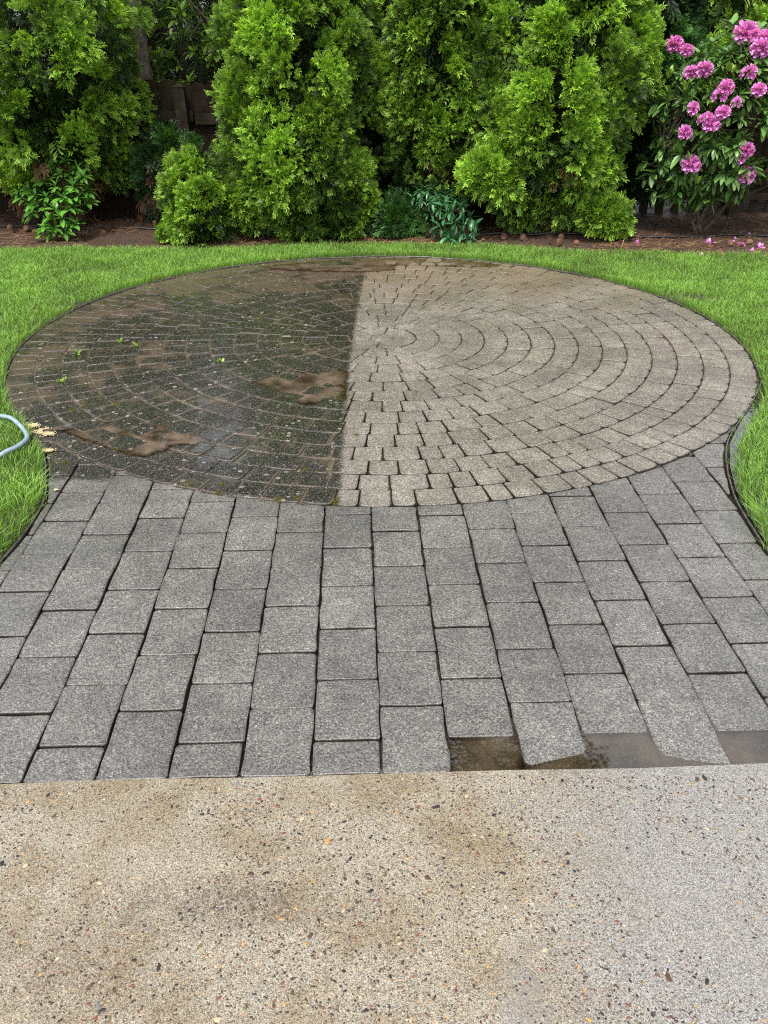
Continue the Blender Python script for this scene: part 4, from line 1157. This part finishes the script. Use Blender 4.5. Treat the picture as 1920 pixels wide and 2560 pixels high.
# ---------------------------------------------------------------- fence
FY = 8.42
fence = empty('wooden_fence', (-1.8, FY, 0)); tag(fence, 'dark weathered board fence behind the hedge', 'fence')
rr = random.Random(13)
def board_mesh(w, h, seed):
    """dog-eared board"""
    q = random.Random(seed); t = .018; c = .03
    o = [(-w / 2, 0), (w / 2, 0), (w / 2 + q.uniform(-.003, .003), h - c), (w / 2 - c, h), (-w / 2 + c, h), (-w / 2, h - c)]
    V = [(x, -t / 2, z) for x, z in o] + [(x, t / 2, z) for x, z in o]; n = len(o)
    F = [tuple(range(n)), tuple(range(2 * n - 1, n - 1, -1))] + [(k, n + k, n + (k + 1) % n, (k + 1) % n) for k in range(n)]
    return pymesh('board', V, F, M['fence'])
BM = [board_mesh(.1405, 1.09 + .012 * k, k) for k in range(4)]
x = -4.6
while x < 4.9:
    if x > 2.3:        # right end: boards stop above a low open base
        link('board', BM[rr.randrange(4)], None, fence, (x + 1.8, 0, .14 + rr.uniform(-.01, .01)), (0, rr.uniform(-.012, .012), 0))
    else:
        link('board', BM[rr.randrange(4)], None, fence, (x + 1.8, rr.uniform(-.004, .004), .0 + rr.uniform(-.015, .01)), (0, rr.uniform(-.008, .008), 0))
    x += .142
for z in (.30, .82):
    for x0, x1 in ((-4.7, -1.68), (-1.66, 1.2), (1.22, 4.9)):
        mb = MB(); mb.box((0, 0, 0), (x1 - x0, .04, .085)); mb.build('rail', M['fence_post'], fence, loc=((x0 + x1) / 2 + 1.8, -.036, z + rr.uniform(-.01, .01)), rot=(0, rr.uniform(-.006, .006), 0))
for x0 in (-4.2, -1.72, .75, 3.2):
    mb = MB(); mb.box((0, 0, .54), (.095, .095, 1.10)); mb.add([(-.052, -.052, 1.09), (.052, -.052, 1.09), (.052, .052, 1.09), (-.052, .052, 1.09), (0, 0, 1.125)], [(3, 2, 1, 0), (0, 1, 4), (1, 2, 4), (2, 3, 4), (3, 0, 4)])
    mb.build('post', M['fence_post'], fence, loc=(x0 + 1.8, -.105, -.02), rot=(0, -.045 if x0 == -1.72 else rr.uniform(-.02, .02), 0))
for k in range(9):
    mb = MB(); mb.box((0, 0, .07), (.075, .02, .16)); mb.build('short_slat', M['fence_post'], fence, loc=(2.4 + 1.8 + k * .145, -.03, 0))
mb = MB(); mb.box((0, 0, 0), (2.6, .05, .05)); mb.build('rail', M['fence_post'], fence, loc=(3.6 + 1.8, -.062, .165))

# ---------------------------------------------------------------- pines behind the fence: a bare trunk in view, crowns high above (mirrored in the puddles)
def pine(label, x, y, r0, H, z0, nb, seed, lean=0.0, rad=2.6):
    r = random.Random(seed); root = empty('pine_tree', (x, y, 0)); tag(root, label, 'tree', 'tall pines')
    mb = MB(); pts = [(lean * t * H + .03 * math.sin(t * 9), .02 * math.cos(t * 7), -.1 + t * H) for t in np.linspace(0, 1, 14)]
    mb.tube(pts, [r0 * (1 - .85 * t) * (1.12 if t == 0 else 1) for t in np.linspace(0, 1, 14)], 14)
    tr = mb.build('trunk', M['bark'], root, True)
    # bark plates on the lower trunk
    pm = pymesh('bark_plate', [(-.025, 0, 0), (.025, 0, 0.01), (.028, 0, .20), (.0, 0, .26), (-.022, 0, .18), (-.02, .012, .01), (.02, .012, .02), (.022, .012, .19), (0, .012, .24), (-.018, .012, .17)], [(0, 1, 2, 3, 4), (9, 8, 7, 6, 5), (0, 5, 6, 1), (1, 6, 7, 2), (2, 7, 8, 3), (3, 8, 9, 4), (4, 9, 5, 0)], M['bark'])
    for k in range(60 if r0 > .1 and x < -1 else 0):
        a = -math.pi / 2 + r.uniform(-1.7, 1.7); z = r.uniform(.5, 2.2); q = r0 * (1 - .85 * z / H) + .001
        link('bark_plate', pm, None, tr, (lean * z + math.cos(a) * q, math.sin(a) * q, z), (r.uniform(-.03, .03), r.uniform(-.06, .06), a - math.pi / 2 + math.pi), (r.uniform(.6, 1.2), 1, r.uniform(.6, 1.3)))
    bb = MB(); C = []; O = []
    for k in range(nb):
        t = (k + r.random()) / nb; z = z0 + (H - z0) * t; a = k * 2.4 + r.uniform(-.4, .4); L = rad * (1 - .72 * t) * r.uniform(.6, 1.1)
        d = Vector((math.cos(a), math.sin(a), .0)); pp = [Vector((lean * z, 0, z)), Vector((lean * z, 0, z)) + d * L * .5 + Vector((0, 0, .10)), Vector((lean * z, 0, z)) + d * L + Vector((0, 0, -.12 * L))]
        bb.tube(pp, [.035 * (1 - .5 * t), .022, .006], 5, False)
        for s in np.linspace(.25, 1.0, 9):
            for w in range(2):
                c = pp[0].lerp(pp[2], s) + Vector((r.uniform(-.2, .2), r.uniform(-.2, .2), r.uniform(-.12, .05))) * (1.2 - .4 * s)
                C.append(tuple(c)); O.append((d.x, d.y, -.1))
    bb.build('branches', M['bark'], root, True)
    rg = np.random.default_rng(seed)
    V, F, T, Q = cloud_sprays((np.array(C), np.array(O), np.full(len(C), .16), rg.uniform(0, 1, len(C))), rg, 5, (.22, .36), .8, -.05)
    link('crown', npmesh('crown', V, F, M['pine'], {'tip': T, 'rnd': Q}), None, root)
pine('grey-brown pine trunk rising behind the fence at the upper left', -2.27, 8.80, .165, 13.0, 3.2, 52, 91, lean=-.012, rad=2.9)
pine('tall pine behind the hedge middle, only its crown mirrored in the puddle', 1.75, 10.6, .15, 14.0, 4.0, 50, 92, rad=2.7)

# bare branches in the fence gap
root = empty('bare_branch', (-1.3, 8.75, 0)); tag(root, 'thin bare branch slanting across the gap above the fence', 'branch')
for k, (a_, b_) in enumerate((((430, -20), (575, 100)), ((520, 40), (585, 130)), ((480, 20), (470, 80)), ((540, 70), (500, 120)))):
    p0, p1 = at(a_[0] - 40, a_[1], 8.75), at(b_[0] - 60, b_[1], 8.7); o_ = Vector((-1.3, 8.75, 0))
    mb = MB(); mb.tube(smoothpath([p0 - o_, (p0 + p1) / 2 - o_ + Vector((0, 0, -.03)), p1 - o_], 4), [.011 if k == 0 else .005] * 9, 6); mb.build('twig', M['twig'], root, True)

# ---------------------------------------------------------------- hose, drip line
mb = MB()
hp = [at(-60, 872, 3.75), at(-30, 905, 3.56), at(0, 915, 3.494), at(30, 925, 3.443), at(55, 945, 3.346), at(62, 965, 3.254), at(45, 985, 3.165), at(20, 1000, 3.101), at(-10, 1003, 3.07), at(-60, 985, 3.12), at(-110, 950, 3.3)]
hp = [Vector((p.x, p.y, .045 + .006 * math.sin(i * 2.1))) for i, p in enumerate(hp)]
hp[4].z = .035; hp[5].z = .038
mb.tube(smoothpath(hp, 8), .0095, 12)
tag(mb.build('garden_hose', M['hose'], None, True), 'pale blue-grey garden hose looped on the grass at the left', 'hose')
mb = MB(); pts = [(x, float(np.interp(x, [-5, -3.3, -2.1, -1, 0, .9, 1.8, 3.2, 5], [7.8, 7.75, 7.66, 7.6, 7.55, 7.46, 7.39, 7.386, 7.4])) + .015 * math.sin(x * 5), 0) for x in np.linspace(-5, 5, 70)]
pts = [Vector((p[0], p[1], float(bed_z(np.array(p[0]), np.array(p[1]))) + .012)) for p in pts]
mb.tube(pts, .0085, 8); tag(mb.build('irrigation_pipe', M['drip'], None, True), 'thin black irrigation pipe lying along the planting bed', 'pipe')

# ---------------------------------------------------------------- litter on the bed
def cone_mesh():
    V = []; F = []
    n = 64
    # core
    for i in range(7):
        t = i / 6; rr_ = .62 * math.sin(math.pi * (.06 + .9 * t)) ** .8
        for k in range(8): V.append((rr_ * math.cos(k * math.pi / 4), rr_ * math.sin(k * math.pi / 4), 2.1 * t))
    for i in range(6):
        for k in range(8): F.append((i * 8 + k, i * 8 + (k + 1) % 8, (i + 1) * 8 + (k + 1) % 8, (i + 1) * 8 + k))
    F.append(tuple(range(8))[::-1]); F.append(tuple(48 + k for k in range(8)))
    for k in range(n):
        t = .05 + .88 * k / n; a = k * 2.399963; r0 = .55 * math.sin(math.pi * (.06 + .9 * t)) ** .8; r1 = 1.02 * math.sin(math.pi * (.08 + .86 * t)) ** .7
        w = .26; ca, sa = math.cos(a), math.sin(a); b = len(V)
        for (q, s, z) in ((r0, -w * .6, 2.1 * t), (r0, w * .6, 2.1 * t), (r1, w, 2.1 * t + .16), (r1 + .06, 0, 2.1 * t + .26), (r1, -w, 2.1 * t + .16)):
            V.append((ca * q - sa * s, sa * q + ca * s, z))
        F.append((b, b + 1, b + 2, b + 3, b + 4))
    return pymesh('pine_cone', V, F, M['cone'])
CM = cone_mesh()
rr = random.Random(19)
def bz(x, y): return float(bed_z(np.array(x), np.array(y)))
CL = {'l': ('pine cone on the bare soil left of the small round thuja', 'cones on the left soil'), 'c': ('pine cone on the soil in front of the hedge middle', 'cones before the hedge'), 'r': ('pine cone among fallen petals below the rhododendron', 'cones under the rhododendron')}
ORD = 'first second third fourth fifth sixth seventh eighth ninth tenth eleventh twelfth thirteenth'.split()
litter = {'l': [], 'c': [], 'r': []}
for xd, yd, g in [(222, 504, 'l'), (252, 492, 'l'), (217, 535, 'l'), (165, 537, 'l'), (335, 487, 'l'), (352, 489, 'l'), (297, 474, 'l'), (318, 478, 'l'), (22, 494, 'l'), (30, 498, 'l'), (60, 497, 'l'), (72, 500, 'l'), (366, 503, 'l'),
                  (1354 - 0, 515, 'c'), (1405, 522, 'c'), (1454, 526, 'c'), (1460, 546, 'c'), (1180, 512, 'c'), (1211, 514, 'c'), (1202, 528, 'c'), (1213, 521, 'c'), (1315, 503, 'c'), (1285, 530, 'c'), (1090, 510, 'c'),
                  (1563, 540, 'r'), (1580, 533, 'r'), (1568, 551, 'r'), (1601, 536, 'r'), (1622, 528, 'r'), (1545, 532, 'r'), (1636, 546, 'r')]:
    if g == 'c' and xd > 1350: xd = 1120 + (xd - 1350) * 1.2
    q = at(xd, yd, 7.0); Yg = None
    fx, fy = (xd / .86406 - 960) / 2171, (1280 - yd / .86406) / 2171
    dy = math.cos(R(29.05)) + fy * math.sin(R(29.05)); dz = -math.sin(R(29.05)) + fy * math.cos(R(29.05))
    Yg = dy * -1.49 / dz; xg = fx * -1.49 / dz
    if Yg < float(bed_y(xg)) + .03: Yg = float(bed_y(xg)) + .05
    s = rr.uniform(.019, .026)
    o = link('pine_cone', CM, None, None, (xg, Yg, bz(xg, Yg) + s * .75), (R(90 + rr.uniform(-25, 25)), rr.uniform(-.4, .4), rr.uniform(0, 6.28)), (s, s, s))
    litter[g].append((xd, o))
for g, wh in (('l', 'on the bare soil left of the small round thuja'), ('c', 'on the soil before the hedge middle'), ('r', 'among fallen petals below the rhododendron')):
    for k, (_, o) in enumerate(sorted(litter[g], key=lambda q: q[0])):
        tag(o, 'pine cone ' + wh + ', ' + ORD[k] + ' from the left', 'pine cone', CL[g][1])
# dropped blossoms
BLm = truss(1, 9); blos = []
for k, (xd, yd) in enumerate([(1388, 540 - 20), (1541, 520), (1572, 517), (1600, 512), (1548, 533), (1573, 545), (1520, 546), (1612, 540), (1630, 507), (1650, 505), (1655, 548), (1600, 525), (1637, 532)]):
    fx, fy = (xd / .86406 - 960) / 2171, (1280 - yd / .86406) / 2171
    dy = math.cos(R(29.05)) + fy * math.sin(R(29.05)); dz = -math.sin(R(29.05)) + fy * math.cos(R(29.05))
    Yg, xg = dy * -1.49 / dz, fx * -1.49 / dz
    o = link('fallen_blossom', BLm, None, None, (xg, Yg, bz(xg, Yg) - .010), (rr.uniform(-.5, .5), rr.uniform(-.5, .5), rr.uniform(0, 6.28)), (.9, .9, .6))
    blos.append((xd, o))
for k, (_, o) in enumerate(sorted(blos, key=lambda q: q[0])): tag(o, 'fallen pink blossom on the soil under the rhododendron, ' + ORD[k] + ' from the left', 'blossom', 'fallen blossoms')
# dry needles and twigs
n = 15000
x = rng.uniform(-4.2, 4.2, n); y = bed_y(x) + .02 + 1.5 * rng.uniform(0, 1, n) ** 1.3
keep = vnoise(x, y, 31, 2.2) + .35 * rng.standard_normal(n) > -.05; x, y = x[keep], y[keep]; n = len(x)
a = rng.uniform(0, np.pi, n); L = rng.uniform(.03, .11, n); w = .0011; z = bed_z(x, y) + .004 + .01 * rng.uniform(0, 1, n)
dx, dy = np.cos(a) * L / 2, np.sin(a) * L / 2; sx, sy = -np.sin(a) * w, np.cos(a) * w; tz = rng.normal(0, .006, n)
V = np.stack([np.stack([x - dx - sx, y - dy - sy, z - tz], 1), np.stack([x - dx + sx, y - dy + sy, z - tz + .0012], 1), np.stack([x + dx + sx, y + dy + sy, z + tz + .0012], 1), np.stack([x + dx - sx, y + dy - sy, z + tz], 1)], 1).reshape(-1, 3)
b = np.arange(n)[:, None] * 4
tag(link('dry_needles', npmesh('dry_needles', V, b + np.array([[0, 1, 2, 3]]), M['straw'], {'tip': rng.uniform(0, 1, n * 4), 'rnd': np.repeat(rng.uniform(0, 1, n), 4)})), 'dry brown pine needles strewn over the planting bed', 'needles', kind='stuff')
# dry grass tuft at the right lawn edge
def tuft(name, label, cat, x, y, z, nb, L, mat, flat=.4, seed=1, w=.0035, group=None):
    r = np.random.default_rng(seed); V = []; F = []
    for k in range(nb):
        a = r.uniform(0, 2 * np.pi); l = L * r.uniform(.6, 1.15); e = r.uniform(flat * .6, flat * 1.5)
        d = np.array([math.cos(a) * math.cos(e), math.sin(a) * math.cos(e), math.sin(e)]); s = np.array([-math.sin(a), math.cos(a), 0]) * w
        p0 = np.array([r.normal(0, .004), r.normal(0, .004), 0]); p1 = p0 + d * l * .55 + np.array([0, 0, .1 * l]); p2 = p0 + d * l - np.array([0, 0, .1 * l])
        bb = len(V); V += [p0 - s * .5, p0 + s * .5, p1 - s, p1 + s, p2]; F += [(bb, bb + 1, bb + 3), (bb, bb + 3, bb + 2), (bb + 2, bb + 3, bb + 4)]
    V = np.array(V); V[:, 2] = np.maximum(V[:, 2], .001)
    o = link(name, npmesh(name, V, np.array(F), M[mat], {'tip': np.tile([0, 0, .6, .6, 1], nb), 'rnd': np.repeat(r.uniform(.2, 1, nb), 5)}), None, None, (x, y, z))
    return tag(o, label, cat, group)
g = at(1340, 532, 7.0)
tuft('dry_grass_tuft', 'tuft of dry yellow grass on the soil at the right lawn edge', 'grass tuft', 1.86, 6.95, 0.0, 26, .15, 'straw', .35, 3, .0025)
for k, (xd, yd, s, t_) in enumerate([(171, 766, .085, 'leafy green weed in the joints nearest the left patio rim'), (262, 740, .06, 'pale weed left of the two joined weeds on the dark half'), (298, 748, .075, 'pair of bright weed leaves amid the dark pavers'), (480, 782, .055, 'small weed nearest the patio centre on the dark half'),
                                     (325, 624, .05, 'tiny weed at the far left rim of the dark half'), (133, 825, .05, 'thin yellowish weed on the dark half left of the muddy puddle'), (852, 720, 0, '')]):
    if s == 0: continue
    fx, fy = (xd / .86406 - 960) / 2171, (1280 - yd / .86406) / 2171
    dy = math.cos(R(29.05)) + fy * math.sin(R(29.05)); dz = -math.sin(R(29.05)) + fy * math.cos(R(29.05))
    tuft('weed', t_, 'weed', fx * -1.5 / dz, dy * -1.5 / dz, -.002, 7, s * .62, 'shoot', .6, 20 + k, .006)
# moss cushions along the joints at the lower left of the circle
r_ = np.random.default_rng(8); V = []; F = []; k0 = 0
PVm = np.array([(-1, -.2, 0), (1, .2, 0), (.1, 0, 1.6)]); mo = []
def gpt(xd, yd):
    fx, fy = (xd / .86406 - 960) / 2171, (1280 - yd / .86406) / 2171
    dy = math.cos(R(29.05)) + fy * math.sin(R(29.05)); dz = -math.sin(R(29.05)) + fy * math.cos(R(29.05))
    return fx * -1.5 / dz, dy * -1.5 / dz
for xd, yd, rad, n in [(601, 1078, .016, 260), (472, 1064, .012, 150), (408, 1045, .02, 160), (725, 1083, .014, 160), (640, 1076, .01, 90), (480, 1046, .012, 80), (140, 1000, .012, 80), (250, 872, .016, 120), (158, 886, .015, 110), (180, 880, .012, 90), (215, 860, .01, 60), (560, 690, .03, 90), (660, 1015, .012, 70), (770, 940, .01, 60)]:
    cx, cy = gpt(xd, yd)
    for _ in range(n):
        q = r_.normal(0, 1, 2) * rad * np.array([.6, 1.0]); a = r_.uniform(0, 6.28); s = r_.uniform(.0018, .0042); c, sn = math.cos(a), math.sin(a)
        P = PVm * s; P = np.stack([c * P[:, 0] - sn * P[:, 1] + cx + q[0], sn * P[:, 0] + c * P[:, 1] + cy + q[1], P[:, 2] - .003 + max(0, .006 - .3 * np.hypot(*q))], 1)
        V.append(P); F.append([k0, k0 + 1, k0 + 2]); k0 += 3
V = np.concatenate(V)
tag(link('moss', npmesh('moss', V, np.array(F), M['moss'], {'tip': np.tile([0, 0, 1.], len(F)), 'rnd': np.repeat(r_.uniform(0, 1, len(F)), 3)})), 'yellow-brown moss cushions in joints of the unwashed half', 'moss', kind='stuff')
# pale wood scraps at the left rim
mb = MB(); q = random.Random(2)
for xd, yd, sp_, n in [(72, 922, .013, 60), (94, 934, .018, 80), (106, 940, .012, 40), (104, 976, .010, 34)]:
    cx, cy = gpt(xd, yd)
    for _ in range(n * 4):
        x, y = cx + q.gauss(0, sp_), cy + q.gauss(0, sp_ * .7); l = q.uniform(.002, .007)
        mb.box((x, y, .004 + q.uniform(0, .006)), (l, l * q.uniform(.3, .8), q.uniform(.001, .003)), q.uniform(0, 6.28))
tag(mb.build('wood_scraps', M['chips']), 'heap of pale yellow wood scraps at the left patio rim beside the hose', 'scraps', kind='stuff')
mb = MB(); cx, cy = gpt(122, 932); mb.tube([(cx - .05, cy - .02, .012), (cx, cy, .010), (cx + .045, cy + .012, .006)], [.006, .007, .004], 6)
tag(mb.build('bark_stick', M['twig'], None, True), 'short dark stick lying on the pale wood scraps', 'stick')
# dry leaves on the lawn
lm = leaf_mesh('dry_leaf', M['deadleaf'], .3, .28, .12)
for xd, yd, s, lab in [(342, 617, .05, 'dry brown leaf on the lawn near the patio, upper left'), (87, 674, .05, 'dry orange leaf lying farthest left on the lawn'), (125, 609, .035, 'small dry leaf on the left lawn close to the bed'), (597, 574, .04, 'dry leaf in the thin grass strip behind the patio'), (124, 1261 - 0, 0, '')]:
    if not s: continue
    x, y = gpt(xd, yd); o = link('dry_leaf', lm, None, None, (x, y, .048), (.3, .2, rr.uniform(0, 6.28)), (s, s, s)); tag(o, lab, 'leaf')
x, y = gpt(123, 1118 - 55); o = link('yellow_leaf', leaf_mesh('yellow_leaf', M['chips'], .3, .28, .12), None, None, (x - .01, y, .006), (.1, .1, 1.0), (.03, .03, .03)); tag(o, 'tiny yellow leaf on the leftmost paver by the grass', 'leaf')
